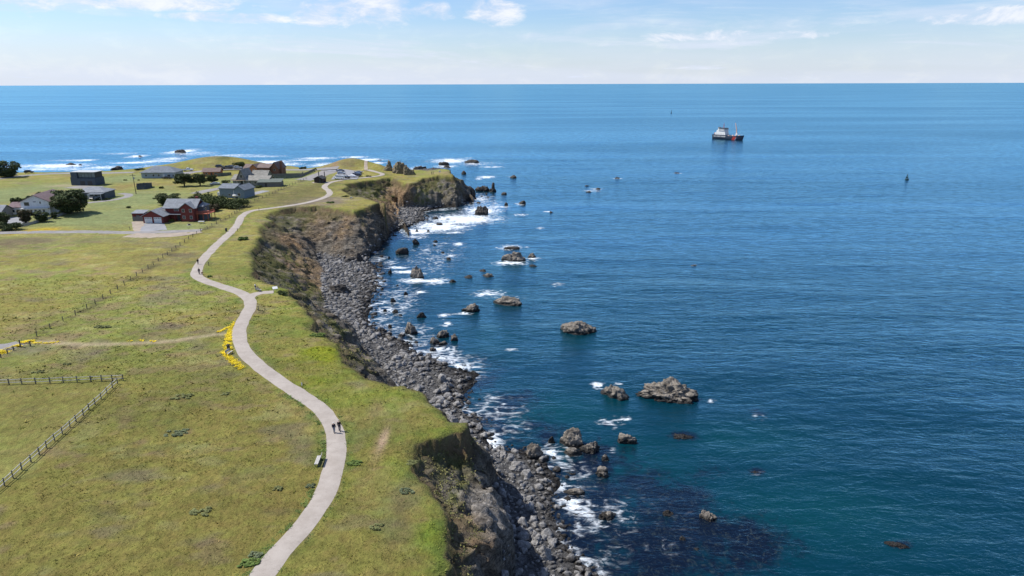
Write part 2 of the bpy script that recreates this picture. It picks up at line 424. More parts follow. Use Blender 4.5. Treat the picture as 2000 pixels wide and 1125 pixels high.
# brighter rim along the path and the near bluff
col = mixc(col, (0.085, 0.135, 0.022), np.exp(-((DP-2.0)/1.0)**2)*0.6*sstep(n8+0.8*n2, -0.5, 0.4))
col = mixc(col, (0.22, 0.18, 0.12), np.exp(-((DP-1.45)/0.35)**2)*0.55*sstep(n2+0.6*n8, -0.2, 0.5))
rim = np.exp(-(np.maximum(DT, 0)/10.0)**2)*sstep(210-GY, 0, 60)*(DT > 0)
col = mixc(col, LUSH, rim*0.75*sstep(n8+0.5*n2, -0.35, 0.5))
for px, py, rx, ry, c_, s_ in ((640, 690, 55, 22, (0.165, 0.190, 0.012), .85), (600, 745, 40, 14, (0.15, 0.18, 0.012), .6), (700, 770, 80, 25, LUSH, .6), (860, 1060, 45, 40, (0.12, 0.175, 0.02), .7), (760, 830, 60, 30, (.125, .14, .04), .5),
                               (860, 1090, 20, 22, (0.13, 0.2, 0.02), .6), (590, 630, 60, 22, (0.125, 0.145, 0.03), .5), (500, 505, 60, 25, (0.118, 0.135, 0.03), .6),
                               (622, 392, 52, 8, (0.17, 0.13, 0.13), .75), (575, 400, 22, 4, (.15, .115, .11), .6), (600, 370, 50, 14, (0.125, 0.115, 0.045), .7), (560, 385, 60, 14, (0.12, 0.11, 0.04), .7),
                               (30, 475, 60, 10, (0.12, 0.09, 0.06), .7), (190, 470, 120, 7, (0.17, 0.155, 0.085), .5), (330, 505, 60, 12, (.105, .085, .05), .6), (60, 680, 40, 10, (.14, .12, .1), .6), (170, 690, 30, 10, (.14, .115, .095), .5),
                               (330, 640, 35, 8, (.13, .105, .075), .7), (740, 870, 12, 35, (0.24, 0.165, 0.085), .5), (748, 858, 7, 20, (0.36, 0.26, 0.17), .95), (730, 800, 14, 20, (.20, .15, .07), .5), (725, 950, 30, 50, (.19, .15, .055), .5),
                               (790, 970, 35, 35, (.115, .095, .06), .55), (780, 1040, 30, 40, (.135, .115, .06), .5), (300, 770, 240, 50, (0.135, 0.120, 0.032), .4), (470, 1000, 150, 60, (0.145, 0.122, 0.034), .45), (600, 960, 70, 40, (0.16, .125, .035), .35),
                               (90, 450, 45, 5, (0.38, 0.27, 0.02), .8), (45, 455, 30, 4, (0.38, 0.28, 0.02), .6), (130, 363, 30, 3, (0.3, .25, .16), .6), (95, 376, 22, 5, (.26, .19, .09), .8), (300, 360, 40, 3, (.22, .17, .07), .5), (232, 366, 22, 5, (.22, .16, .06), .6), (430, 322, 16, 4, (.26, .22, .10), .7), (400, 325, 30, 2, (.20, .15, .09), .6), (450, 324, 12, 5, (.09, .10, .035), .8), (660, 327, 10, 5, (.24, .17, .10), .9), (690, 327, 22, 5, (.17, .14, .07), .7), (700, 325, 14, 2, (.28, .22, .13), .7), (860, 338, 22, 3, (.28, .20, .11), .7), (640, 329, 12, 2, (.22, .17, .1), .7), (500, 331, 40, 3, (.15, .14, .05), .5)):
    e = ell(px, py, rx, ry, x=GX, y=GY)
    col = mixc(col, c_, np.clip(e*1.35*(1+0.8*n8+0.6*n2), 0, 1)*s_)
col = mixc(col, (0.33, 0.275, 0.165), np.exp(-(seg_dist(GX, GY, TRACK)/1.0)**2)*0.9)
col = mixc(col, (0.26, 0.22, 0.15), np.exp(-(seg_dist(GX, GY, TRACK2)/0.9)**2)*0.8)
# a darker line of scrub along the long fence
FENCE_LONG = [(72, 657), (170, 603), (230, 565), (300, 518), (352, 480), (392, 452), (405, 447), (448, 425), (490, 396), (520, 384), (560, 366), (598, 350)]
FLW = [P(*p) for p in FENCE_LONG]
col = mixc(col, (0.075, 0.062, 0.034), np.exp(-(seg_dist(GX, GY, FLW)/1.6)**2)*0.65*sstep(n2+n8, -0.4, 0.4))
# cliffs
t_ = TT
e2 = n2.copy(); e8 = n8.copy(); eR = RN.copy()
e2[cm] = fbm(X3[cm]/2.2, Y3[cm]/2.2, Z3[cm]/1.8, oct=3); e8[cm] = fbm(X3[cm]/8, Y3[cm]/8+3, Z3[cm]/5, oct=4); eR[cm] = fbm(X3[cm]/4, Y3[cm]/4, Z3[cm]/3, oct=4, ridged=True)
slopeveg = sstep(t_ + 0.35*e8 + 0.25*e2, 0.55, 0.95)
ROCKD = np.array((0.120, 0.108, 0.092)); ROCKL = np.array((0.28, 0.25, 0.205)); EARTH = np.array((0.31, 0.205, 0.115)); SCRUB = np.array((0.085, 0.090, 0.032))
rock = mixc(np.zeros(GX.shape+(3,))+ROCKD, ROCKL, sstep(eR+0.5*e2, 0.4, 1.5)*0.6)
ev = np.zeros(GX.shape); sv = np.zeros(GX.shape); rv = np.zeros(GX.shape)
for px, py, rx, ry, k in ((585, 500, 38, 22, 1.0), (560, 470, 26, 12, 1), (612, 520, 22, 22, 1), (640, 428, 40, 14, .8), (690, 432, 14, 16, .9), (774, 383, 20, 28, 1.5), (755, 380, 24, 22, 1.1), (845, 860, 40, 10, 1.1), (880, 868, 18, 14, 1), (938, 1105, 35, 25, .9), (905, 1060, 20, 25, .6), (815, 930, 12, 40, .8),
                          (590, 575, 25, 12, .8), (680, 690, 30, 20, .7), (735, 410, 20, 6, .8)):
    ev = np.maximum(ev, k*ell(px, py, rx, ry, 9.0, GX, GY))
for px, py, rx, ry, k in ((870, 930, 40, 34, 1.2), (895, 985, 16, 36, 1.2), (850, 900, 30, 30, 1), (530, 520, 40, 35, 1.1), (580, 545, 45, 25, 1), (560, 440, 40, 16, .9), (660, 420, 60, 10, .7), (720, 380, 28, 18, 1.2), (650, 650, 25, 25, 1.1), (690, 690, 30, 25, 1), (830, 370, 20, 14, .8), (860, 360, 30, 8, 1), (560, 580, 30, 20, .7), (915, 860, 14, 24, 1.1)):
    sv = np.maximum(sv, k*ell(px, py, rx, ry, 9.0, GX, GY))
for px, py, rx, ry, k in ((955, 1035, 26, 60, 1.4), (940, 975, 14, 20, .8), (965, 1090, 14, 25, 1.2)):
    rv = np.maximum(rv, k*ell(px, py, rx, ry, 6.0, GX, GY))
cl_ = mixc(rock, (0.20, 0.145, 0.09), sstep(e8+0.4*e2, 0.0, 0.6)*0.55)
cl_ = mixc(cl_, EARTH, np.clip(ev*1.4*(1+0.9*e2+0.5*e8), 0, 1)*0.9)
cl_ = mixc(cl_, SCRUB, np.clip(sv*1.3*(0.7+1.3*e2+0.9*e8), 0, 1)*0.85)
cl_ = mixc(cl_, (0.10, 0.13, 0.02), np.clip(sv*1.5*(e2+0.7*e8+0.1), 0, 1)*0.5)
cl_ = mixc(cl_, (0.33, 0.30, 0.265), np.clip(rv*1.5*(1+0.5*e2), 0, 1)*0.9)
cl_ = mixc(cl_, (0.075, 0.072, 0.03), slopeveg*0.75)
iscliff = (DT <= 0) & (DB > 0)
fcl = np.where(DT > 0, 0, 1)*1.0
edge = sstep(-DT + 0.3*n2, -0.1, 0.4)
soil = sstep(DT, -2.0, -0.3)*sstep(DT, 0.55, 0.15)*sstep(n8+0.6*n2, -0.6, 0.1)
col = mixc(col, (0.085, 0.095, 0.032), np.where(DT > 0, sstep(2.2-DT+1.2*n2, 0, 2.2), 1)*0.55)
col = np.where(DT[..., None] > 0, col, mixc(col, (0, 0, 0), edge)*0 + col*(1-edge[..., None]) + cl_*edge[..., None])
col = mixc(col, np.array((0.13, 0.095, 0.055)), soil*0.85)
# beach
bcol = mixc(np.zeros(GX.shape+(3,)) + np.array((0.12, 0.117, 0.115)), (0.020, 0.019, 0.018), sstep(2.6-DW+1.5*n2, 0, 2.6))
fb = sstep(-DB + 0.6*n2, -0.8, 0.8)
col = np.where((DB < 1.0)[..., None], col*(1-fb[..., None]) + bcol*fb[..., None], col)
grassy = np.where(DT > 0, 1.0, np.clip(sv*1.2+slopeveg*0.8, 0, 1)*(1-fb))*(DB > 0)

ny, nx = GX.shape
idx = np.arange(ny*nx).reshape(ny, nx)
keep = (np.minimum.reduce([Z3[:-1, :-1], Z3[1:, :-1], Z3[:-1, 1:], Z3[1:, 1:]]) > -1.6)
faces = np.stack([idx[:-1, :-1][keep], idx[:-1, 1:][keep], idx[1:, 1:][keep], idx[1:, :-1][keep]], 1)
used = np.zeros(ny*nx, bool); used[faces.ravel()] = True
remap = np.cumsum(used)-1
TV = np.stack([X3.ravel(), Y3.ravel(), Z3.ravel()], 1)[used]

m, t, out = new_mat('headland_ground')
pos = t.add('ShaderNodeNewGeometry').outputs['Position']
base = t.attr('ground_col', 'Color'); gr = t.attr('grassy')
na = t.noise(t.scaled(pos, 1.0, 0.75, 1.0), 0.9, 6.0, 0.68, 0.6)
nb = t.noise(pos, 3.2, 5.0, 0.7, 0.4)
nc = t.noise(t.scaled(pos, 0.5, 1.0, 1.0), 0.16, 4.0, 0.6, 0.8)
val = t.math('ADD', t.math('MULTIPLY', t.step(na, 0.28, 0.72, 0.62, 1.36), 0.6), t.math('MULTIPLY', t.step(nb, 0.25, 0.75, 0.55, 1.45), 0.4))
val = t.math('MULTIPLY', val, t.step(nc, 0.3, 0.7, 0.88, 1.12))
c = t.vmath('SCALE', base, s=val)
hs = t.add('ShaderNodeHueSaturation'); t.put(hs.inputs['Color'], c)
t.put(hs.inputs['Hue'], t.step(t.noise(pos, 0.55, 4.0, 0.6), 0.3, 0.7, 0.482, 0.512))
hs.inputs['Saturation'].default_value = 1.0
# strata and mottling of bare rock, darker where the bump sinks
st = t.noise(t.scaled(pos, 0.5, 0.5, 2.2), 0.8, 8.0, 0.7, 1.2)
nd_ = t.noise(t.scaled(pos, 1.0, 1.0, 0.8), 1.9, 7.0, 0.75, 0.8)
rockc = t.vmath('SCALE', base, s=t.math('MULTIPLY', t.step(st, 0.3, 0.72, 0.42, 1.65), t.step(nd_, 0.32, 0.68, 0.5, 1.5)))
c2 = t.mix(gr, rockc, hs.outputs[0])
bs = t.add('ShaderNodeBsdfPrincipled')
t.put(bs.inputs['Base Color'], c2); bs.inputs['Roughness'].default_value = 0.95; bs.inputs['Specular IOR Level'].default_value = 0.12
hb = t.math('ADD', t.math('MULTIPLY', na, 0.55), t.math('MULTIPLY', nb, 0.25))
hr = t.math('ADD', t.math('MULTIPLY', st, 2.2), t.math('MULTIPLY', nd_, 1.1))
hh = t.add('ShaderNodeMix', data_type='FLOAT'); t.put(hh.inputs[0], gr); t.put(hh.inputs[2], hr); t.put(hh.inputs[3], hb)
t.put(bs.inputs['Normal'], t.bump(hh.outputs[0], 0.9, 0.9))
t.l.new(bs.outputs[0], out.inputs[0])
me = mesh_from('headland', TV, remap[faces], m, True)
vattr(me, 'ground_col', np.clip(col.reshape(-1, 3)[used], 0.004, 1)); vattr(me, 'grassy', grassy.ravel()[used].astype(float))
headland = tag(obj('headland', me), 'grassy coastal headland with eroded brown cliffs above a boulder beach', kind='structure')

# ---------------------------------------------------------------- paths and roads
def strip(name, line, width, mat, lift=0.05, n=5, wob=0.2, z=None):
    line = np.asarray(line); tg = np.gradient(line, axis=0); tg /= np.linalg.norm(tg, axis=1)[:, None]+1e-9
    nr = np.stack([-tg[:, 1], tg[:, 0]], 1)
    wd = np.broadcast_to(np.asarray(width, float), (len(line),))
    V = []
    s = np.arange(len(line))
    for k in range(n):
        f = k/(n-1)-0.5
        w_ = wd*f
        if k in (0, n-1): w_ = w_ + np.sign(f)*wob*fbm(s/4.0+k*33, s*0+k, oct=3)
        V.append(line + nr*w_[:, None])
    V = np.stack(V, 1); zz = terrain(V[..., 0], V[..., 1])[0]
    zz = np.maximum(zz, zz[:, n//2:n//2+1]) + lift
    zz[:, 0] -= lift*0.8; zz[:, -1] -= lift*0.8
    vv = np.dstack([V, zz[..., None]]).reshape(-1, 3)
    ii = np.arange(len(line)*n).reshape(-1, n)
    fc = np.stack([ii[:-1, :-1].ravel(), ii[:-1, 1:].ravel(), ii[1:, 1:].ravel(), ii[1:, :-1].ravel()], 1)[:, ::-1]
    return tag(obj(name, mesh_from(name, vv, fc, mat, True)), kind='structure')
def paving(name, c1, c2, rough=0.9):
    m, t, out = new_mat(name)
    pos = t.add('ShaderNodeNewGeometry').outputs['Position']
    n_ = t.noise(pos, 0.5, 6.0, 0.65); f_ = t.noise(pos, 22.0, 3.0, 0.7)
    c = t.mix(t.step(n_, 0.3, 0.7), c1, c2)
    c = t.vmath('SCALE', c, s=t.step(t.noise(pos, 2.3, 6.0, 0.7, 0.8), 0.28, 0.45, 0.82, 1.0))
    c = t.vmath('SCALE', c, s=t.step(f_, 0.25, 0.75, 0.86, 1.12))
    b = t.add('ShaderNodeBsdfPrincipled'); t.put(b.inputs['Base Color'], c); b.inputs['Roughness'].default_value = rough; b.inputs['Specular IOR Level'].default_value = 0.2
    t.put(b.inputs['Normal'], t.bump(f_, 0.5, 0.02)); t.l.new(b.outputs[0], out.inputs[0])
    return m
M_PATH = paving('path_gravel', (0.30, 0.262, 0.228), (0.37, 0.33, 0.292))
M_ROAD = paving('old_asphalt', (0.20, 0.19, 0.185), (0.27, 0.255, 0.245))
M_DRIVE = paving('driveway_asphalt', (0.22, 0.225, 0.24), (0.28, 0.28, 0.29))
M_GRAVEL = paving('gravel', (0.27, 0.225, 0.18), (0.36, 0.30, 0.24))
strip('coastal_path', PATH_W, 2.75, M_PATH, 0.06)
strip('path_spur', SPUR_W, 2.5, M_PATH, 0.052)
def road(name, pts, width, mat, lift=0.05, step=2.0, n=5, wob=0.2):
    return strip(name, spline([P(*p) for p in pts], step), width, mat, lift, n, wob)
road('gravel_shoulder', ((255, 459), (300, 461), (350, 458), (385, 452)), 7.5, M_GRAVEL, 0.04, n=7, wob=1.0)
road('road', ((-60, 459), (0, 456), (60, 454.5), (130, 454), (200, 453.5), (262, 454), (320, 453.5), (360, 452), (394, 450.5)), 4.6, M_ROAD, 0.07)
road('driveway', ((300, 451.5), (300, 446), (300, 436.3)), np.linspace(8.5, 7.0, len(spline([P(*p) for p in ((300, 451.5), (300, 446), (300, 436.3))], 2.0))), M_DRIVE, 0.09)
road('gravel_pad', ((277, 451.5), (274, 443), (271, 433)), 4.6, M_GRAVEL, 0.055, wob=.5)
road('asphalt_lane', ((-60, 682), (-10, 680), (18, 676), (40, 670.5)), 4.0, M_ROAD, 0.06)
road('far_road', ((-90, 356), (0, 348.5), (40, 343.5), (80, 340.5), (130, 338.5), (200, 338), (262, 337)), 6.0, M_ROAD, 0.08)
road('village_road', ((300, 343), (350, 338.5), (380, 336), (420, 333.6), (470, 332), (530, 331.5), (590, 331.5), (660, 332)), 6.5, M_ROAD, 0.08)
road('village_lane', ((345, 347), (360, 340), (380, 336)), 5.0, M_ROAD, 0.09)
road('gravel_road', ((590, 352), (608, 348), (626, 341), (646, 333.5)), 10.0, M_ROAD, 0.1, wob=.8)
road('house_lane', ((170, 397), (195, 394), (225, 390), (245, 385), (252, 379.5), (236, 377)), 3.6, M_ROAD, 0.06)
road('forecourt', ((140, 365), (172, 366.5), (198, 366)), 9.0, M_ROAD, 0.07, wob=.8)
road('farm_lane', ((380, 378), (408, 372), (425, 369), (438, 367)), 6.0, M_ROAD, 0.06, wob=.6)
road('concrete_drive', ((470, 382), (490, 379), (505, 375), (520, 372)), 5.0, M_DRIVE, 0.06, wob=.5)
road('white_house_drive', ((22, 440), (34, 434), (38, 424)), 8.0, M_DRIVE, 0.06, wob=.8)
road('parking_lot', ((671, 350), (678, 343), (686, 335.5)), 14.0, M_DRIVE, 0.11, n=9, wob=.6)
strip('lookout_path', LOOKOUT, 2.0, M_GRAVEL, 0.12)
road('lot_link', ((640, 333.5), (665, 334), (690, 335.5)), 7.0, M_DRIVE, 0.13, n=5, wob=.6)
road('restroom_apron', ((612, 356), (632, 356.5), (645, 355)), 4.0, M_PATH, 0.09)
# ---------------------------------------------------------------- the sea
sx = axis([(-30000, -3000, 4500, 1500), (-3000, -380, 700, 40), (-380, -60, 5.0, 1.8), (-60, 130, 0.9, 0.9), (130, 420, 1.2, 8.0), (420, 3000, 40, 700), (3000, 30000, 1500, 4500)])
sy = axis([(-4000, -60, 900, 40), (-60, 50, 12, 3), (50, 200, 0.8, 1.1), (200, 720, 1.2, 4.0), (720, 1600, 6, 60), (1600, 29000, 150, 4000)])
SX, SY = np.meshgrid(sx, sy)
near = (np.abs(SX) < 700) & (SY > -60) & (SY < 1200)
foam = np.zeros(SX.shape); kelp = np.zeros(SX.shape); shal = np.zeros(SX.shape)
fx, fy = SX[near], SY[near]
dWs = -sdist(fx + 1.2*perlin(fx/6, fy/6), fy + 1.2*perlin(fx/6+9, fy/6), WATER)
dBs = -sdist(fx, fy, FOOT)
f = 0.55*np.exp(-np.maximum(dWs, 0)/2.4)*sstep(fbm(fx/14+3, fy/14, oct=3), -0.25, 0.5)*sstep(-30-fx, -120, 0)*0 + 0.50*np.exp(-np.maximum(dWs, 0)/2.6)*sstep(fbm(fx/13+3, fy/13, oct=3), -0.3, 0.5)
# the swell breaks on the far, open side of the headland
f = np.maximum(f, 0.9*np.exp(-np.maximum(dWs-1, 0)/9.0)*sstep(fy, 370, 400)*sstep(fbm(fx/30, fy/9, oct=3), -0.5, 0.3))
# surf seen in the photograph: (px, py, rx, ry, strength)
SURF = [(905, 428, 62, 9, 1.0), (860, 442, 50, 9, 1.05), (815, 452, 40, 6, .9), (940, 412, 34, 7, 1.0), (965, 405, 14, 5, .8), (800, 463, 30, 4, .7), (850, 408, 40, 3, .45), (880, 446, 22, 2, .8), (882, 455, 24, 1.8, .85), (936, 388, 22, 6, .6),
        (995, 514, 26, 3.5, .95), (998, 483, 22, 5, .8), (1040, 506, 14, 2, .7), (1030, 508, 30, 4, .35), (808, 549, 26, 4, .9), (790, 531, 20, 3, .9), (850, 550, 24, 5, .75), (775, 522, 20, 2.5, .8), (765, 512, 14, 5, .55), (740, 505, 14, 6, .5), (715, 508, 8, 3, .6),
        (822, 570, 12, 2.5, .85), (880, 500, 10, 1.5, .7), (895, 477, 10, 3, .85), (872, 633, 8, 4.5, 1.0), (866, 615, 9, 3, .9), (868, 623, 4, 2, .7), (1000, 683, 13, 2.2, .95), (905, 611, 16, 2.5, .8), (955, 573, 26, 7, .62), (945, 574, 12, 3, .9), (1000, 582, 30, 6, .3),
        (760, 605, 28, 6, .65), (745, 590, 12, 5, .6), (860, 682, 22, 8, .7), (870, 700, 40, 14, .72), (900, 715, 34, 8, .75), (830, 690, 24, 6, .55), (800, 705, 26, 8, .5), (925, 725, 20, 5, .6), (860, 735, 24, 8, .4), (780, 640, 18, 6, .4),
        (955, 862, 20, 16, .95), (945, 880, 14, 9, .8), (965, 845, 12, 6, .6), (962, 778, 22, 7, .5), (985, 790, 14, 4, .55), (885, 790, 22, 10, .45), (920, 810, 16, 8, .45),
        (1078, 882, 16, 9, .75), (1095, 905, 16, 10, .45), (1090, 950, 14, 8, .85), (1115, 985, 28, 14, .85), (1140, 1005, 22, 10, .7), (1125, 1035, 12, 14, .65), (1165, 1030, 24, 10, .55), (1195, 1000, 18, 10, .4), (1140, 925, 16, 8, .4), (1075, 920, 14, 6, .5),
        (1168, 753, 10, 5, 1.0), (1206, 750, 8, 3, .6), (1388, 783, 9, 3, .85), (1195, 824, 22, 9, .5), (1222, 818, 9, 4, .7), (1195, 877, 9, 5, .45), (1475, 816, 20, 7, .28), (1480, 925, 20, 7, .22), (1110, 1100, 24, 12, .35), (1190, 1075, 40, 20, .25), (1290, 1070, 40, 22, .2),
        (950, 346, 15, 2.2, .9), (935, 349, 6, 2, .7), (1070, 413, 8, 1.0, .9), (1017, 398, 10, 3, .5), (985, 404, 10, 2.5, .6), (1015, 419, 12, 2.5, .6), (1055, 445, 9, 2, .5), (1088, 555, 12, 3.5, .6), (1355, 518, 8, 1.5, .5), (1155, 373, 16, 2, .5), (1165, 369, 14, 1.2, .6), (1205, 349, 12, 1.2, .5), (1325, 339, 9, 1, .6), (1000, 346, 10, 1.5, .4), (930, 320, 50, 5, .35),
        (880, 314, 34, 4, .95), (870, 325, 20, 3, .8), (925, 320, 18, 2, .7), (960, 326, 20, 1.2, .8), (915, 309, 10, 1.2, .5), (815, 330, 14, 5, .7), (715, 312, 30, 2.2, .95), (690, 307, 26, 1.4, .9), (735, 318, 16, 1.6, .9), (620, 309, 34, 2.0, .8), (590, 313, 40, 1.6, .6), (630, 322, 26, 4, .7), (520, 317, 40, 3, 1.0), (560, 321, 30, 2.4, .8), (500, 305, 60, 2.0, .55), (460, 303, 50, 2, .6),
        (1110, 930, 60, 50, .27), (1185, 1010, 75, 42, .27), (965, 800, 60, 30, .32), (885, 722, 60, 30, .38), (770, 600, 50, 55, .34), (1085, 885, 42, 20, .42), (1005, 835, 42, 20, .32), (1150, 1085, 70, 34, .24), (850, 500, 60, 40, .28), (1290, 1000, 110, 60, .14), (800, 660, 50, 30, .34), (940, 400, 40, 16, .4),
        (355, 296, 22, 4, .95), (380, 300, 40, 4, .5), (330, 310, 30, 3, .7), (268, 305, 16, 2.2, .95), (110, 324, 56, 4, 1.0), (165, 313, 18, 2.0, .95), (80, 331, 40, 3, .7), (200, 327, 40, 3, .75), (150, 330, 60, 3, .6), (260, 318, 40, 1.6, .9), (310, 315, 40, 1.6, .8), (240, 300, 30, 2, .45), (420, 313, 40, 1.5, .5), (300, 325, 40, 3, .5)]
for px, py, rx, ry, k in SURF:
    f = np.maximum(f, k*ell(px, py, rx*1.15, ry*1.2, 0.0, fx, fy)*(1.0+0.35*fbm(fx/5, fy/5, oct=3)))
# kelp and dark reef under the surface, pale sand between
kk = 0.9*np.exp(-np.maximum(dWs, 0)/11.0)*sstep(fy, 520, 330)
for px, py, rx, ry, k in ((1230, 990, 190, 100, .9), (1330, 1060, 220, 90, .95), (1150, 900, 110, 60, .75), (1000, 800, 90, 50, .8), (900, 760, 60, 30, .5), (1450, 1100, 130, 50, .7), (800, 600, 50, 60, .5), (830, 500, 60, 30, .35), (1380, 930, 80, 40, .45), (1080, 850, 60, 30, .6), (1100, 720, 130, 30, .18)):
    kk = np.maximum(kk, k*ell(px, py, rx, ry, 0.0, fx, fy)*1.15)
kk = kk*(0.95+0.65*fbm(fx/7, fy/7, oct=4))
for px, py, rx, ry, k in ((1482, 806, 26, 10, .75), (1478, 920, 24, 10, 1.0), (1757, 1062, 30, 11, 1.0), (1707, 805, 22, 7, .35), (1335, 852, 34, 12, 1.0), (1185, 826, 20, 9, .7), (1490, 1000, 18, 8, .6), (1095, 557, 14, 5, .5), (1330, 1050, 18, 10, .7), (1307, 1003, 20, 12, .8), (1065, 572, 16, 4, .5), (1115, 925, 26, 10, .8), (890, 490, 16, 4, .4), (910, 630, 40, 20, .25), (1300, 795, 60, 10, .25)):
    kk = np.maximum(kk, k*ell(px, py, rx, ry, 0.0, fx, fy, 1.2)*(1+0.5*fbm(fx/2.5, fy/2.5, oct=3)))
sh = 0.0*fx
for px, py, rx, ry, k in ((1080, 800, 140, 35, .6), (1250, 900, 150, 60, .4), (1600, 1000, 220, 80, .5), (960, 660, 60, 40, .4), (1450, 860, 150, 40, .45), (1000, 520, 60, 18, .5), (980, 575, 60, 16, .6), (1130, 670, 60, 16, .35), (870, 545, 60, 14, .35)):
    sh = np.maximum(sh, k*ell(px, py, rx, ry, 0.0, fx, fy))
foam[near] = f; kelp[near] = np.clip(kk, 0, 1.2); shal[near] = sh
SZ = np.zeros(SX.shape)
sw = near & (SY < 900)
SZ[sw] = 0.30*perlin(SX[sw]/40.0, SY[sw]/17.0) + 0.05*perlin(SX[sw]/9.0, SY[sw]/5.0)
ny, nx = SX.shape; idx = np.arange(ny*nx).reshape(ny, nx)
fc = np.stack([idx[:-1, :-1].ravel(), idx[:-1, 1:].ravel(), idx[1:, 1:].ravel(), idx[1:, :-1].ravel()], 1)
m, t, out = new_mat('sea_water')
pos = t.add('ShaderNodeNewGeometry').outputs['Position']
wv = t.noise(t.scaled(pos, 0.45, 1.0, 1.0), 0.42, 5.0, 0.62, 0.5)        # wind waves, crests lying left to right
wr = t.noise(t.scaled(pos, 0.6, 1.0, 1.0), 1.7, 3.0, 0.6)
swl = t.noise(t.scaled(pos, 0.25, 1.0, 1.0), 0.055, 3.0, 0.5, 0.4)
slick = t.noise(t.scaled(pos, 0.16, 1.0, 1.0), 0.0065, 5.0, 0.6, 0.6)
sl_ = t.step(slick, 0.40, 0.60)
h = t.math('ADD', t.math('MULTIPLY', wv, 0.46), t.math('MULTIPLY', wr, 0.12))
h = t.math('ADD', h, t.math('MULTIPLY', swl, 1.3))
nrm = t.bump(h, t.step(slick, 0.40, 0.62, 0.5, 1.0), 1.0)
DEEP = (0.0006, 0.0215, 0.036)
body = t.mix(t.attr('shallow'), DEEP, (0.0022, 0.046, 0.050))
body = t.mix(t.step(wv, 0.35, 0.7, 0.0, 0.35), body, (0.0012, 0.030, 0.052))
kn = t.noise(pos, 0.42, 8.0, 0.74, 1.0)
kf = t.step(t.math('ADD', t.attr('kelp'), t.math('MULTIPLY', t.math('SUBTRACT', kn, 0.5), 1.5)), 0.25, 0.85)
body = t.mix(kf, body, t.mix(t.step(t.noise(t.scaled(pos, 1.0, 0.7, 1.0), 0.8, 7.0, 0.75, 1.5), 0.5, 0.72), (0.003, 0.006, 0.015), (0.030, 0.040, 0.040)))
df = t.add('ShaderNodeBsdfDiffuse'); t.put(df.inputs['Color'], body)
gl = t.add('ShaderNodeBsdfGlossy'); gl.inputs['Roughness'].default_value = 0.16; t.put(gl.inputs['Normal'], nrm); t.put(gl.inputs['Color'], (0.42, 0.79, 1.0))
fr = t.add('ShaderNodeFresnel'); fr.inputs['IOR'].default_value = 1.33; t.put(fr.inputs['Normal'], nrm)
ff = t.math('MULTIPLY', t.math('MINIMUM', t.math('MULTIPLY', t.math('POWER', fr.outputs[0], 1.5), 4.9), 0.75), t.math('MULTIPLY', t.step(slick, 0.36, 0.64, 1.08, 0.94), t.step(t.noise(t.scaled(pos, 0.28, 1.0, 1.0), 0.62, 6.0, 0.75, 0.4), 0.3, 0.7, 0.72, 1.28)))
ms = t.add('ShaderNodeMixShader'); t.put(ms.inputs[0], ff); t.l.new(df.outputs[0], ms.inputs[1]); t.l.new(gl.outputs[0], ms.inputs[2])
# foam: lacy, breaking up where it is thin
fa = t.attr('foam')
dv = t.vmath('ADD', t.scaled(pos, 0.55, 1.0, 1.0), t.vmath('SCALE', t.vmath('SUBTRACT', t.add('ShaderNodeTexNoise').outputs['Color'], (0.5, 0.5, 0.5)), s=0.0))
f1 = t.noise(dv, 0.34, 8.0, 0.70, 1.8)
f2 = t.noise(t.scaled(pos, 0.6, 1.0, 1.0), 1.5, 6.0, 0.70, 1.4)
vo = t.add('ShaderNodeTexVoronoi', feature='DISTANCE_TO_EDGE'); t.put(vo.inputs['Vector'], t.vmath('ADD', t.scaled(pos, 0.6, 1.0, 1.0), t.vmath('SCALE', t.add('ShaderNodeNewGeometry').outputs['Position'], s=0.0))); vo.inputs['Scale'].default_value = 0.55
cell = t.step(t.math('ADD', vo.outputs['Distance'], t.math('MULTIPLY', t.math('SUBTRACT', f2, 0.5), 0.6)), 0.0, 0.20, 1.0, 0.0)
lo = t.math('ADD', t.math('MULTIPLY', fa, 1.15), t.math('MULTIPLY', t.math('SUBTRACT', f1, 0.5), 2.6))
lo = t.math('ADD', lo, t.math('MULTIPLY', t.math('SUBTRACT', f2, 0.5), 0.9))
solid = t.step(lo, 0.62, 1.0)
thin = t.math('MULTIPLY', t.math('MULTIPLY', t.step(lo, 0.12, 0.75), cell), 0.8)
fmask = t.math('MULTIPLY', t.math('MAXIMUM', solid, thin), t.step(fa, 0.06, 0.26))
fd = t.add('ShaderNodeBsdfDiffuse'); t.put(fd.inputs['Color'], t.mix(t.step(f2, 0.3, 0.65), (0.50, 0.60, 0.68), (0.78, 0.80, 0.82)))
t.put(fd.inputs['Normal'], t.bump(f2, 0.6, 0.5))
m2 = t.add('ShaderNodeMixShader'); t.put(m2.inputs[0], fmask); t.l.new(ms.outputs[0], m2.inputs[1]); t.l.new(fd.outputs[0], m2.inputs[2])
t.l.new(m2.outputs[0], out.inputs[0])
me = mesh_from('sea', np.stack([SX.ravel(), SY.ravel(), SZ.ravel()], 1), fc, m, True)
vattr(me, 'foam', foam.ravel()); vattr(me, 'kelp', kelp.ravel()); vattr(me, 'shallow', shal.ravel())
sea = tag(obj('sea', me), 'blue green sea with white surf round the rocks', kind='structure')
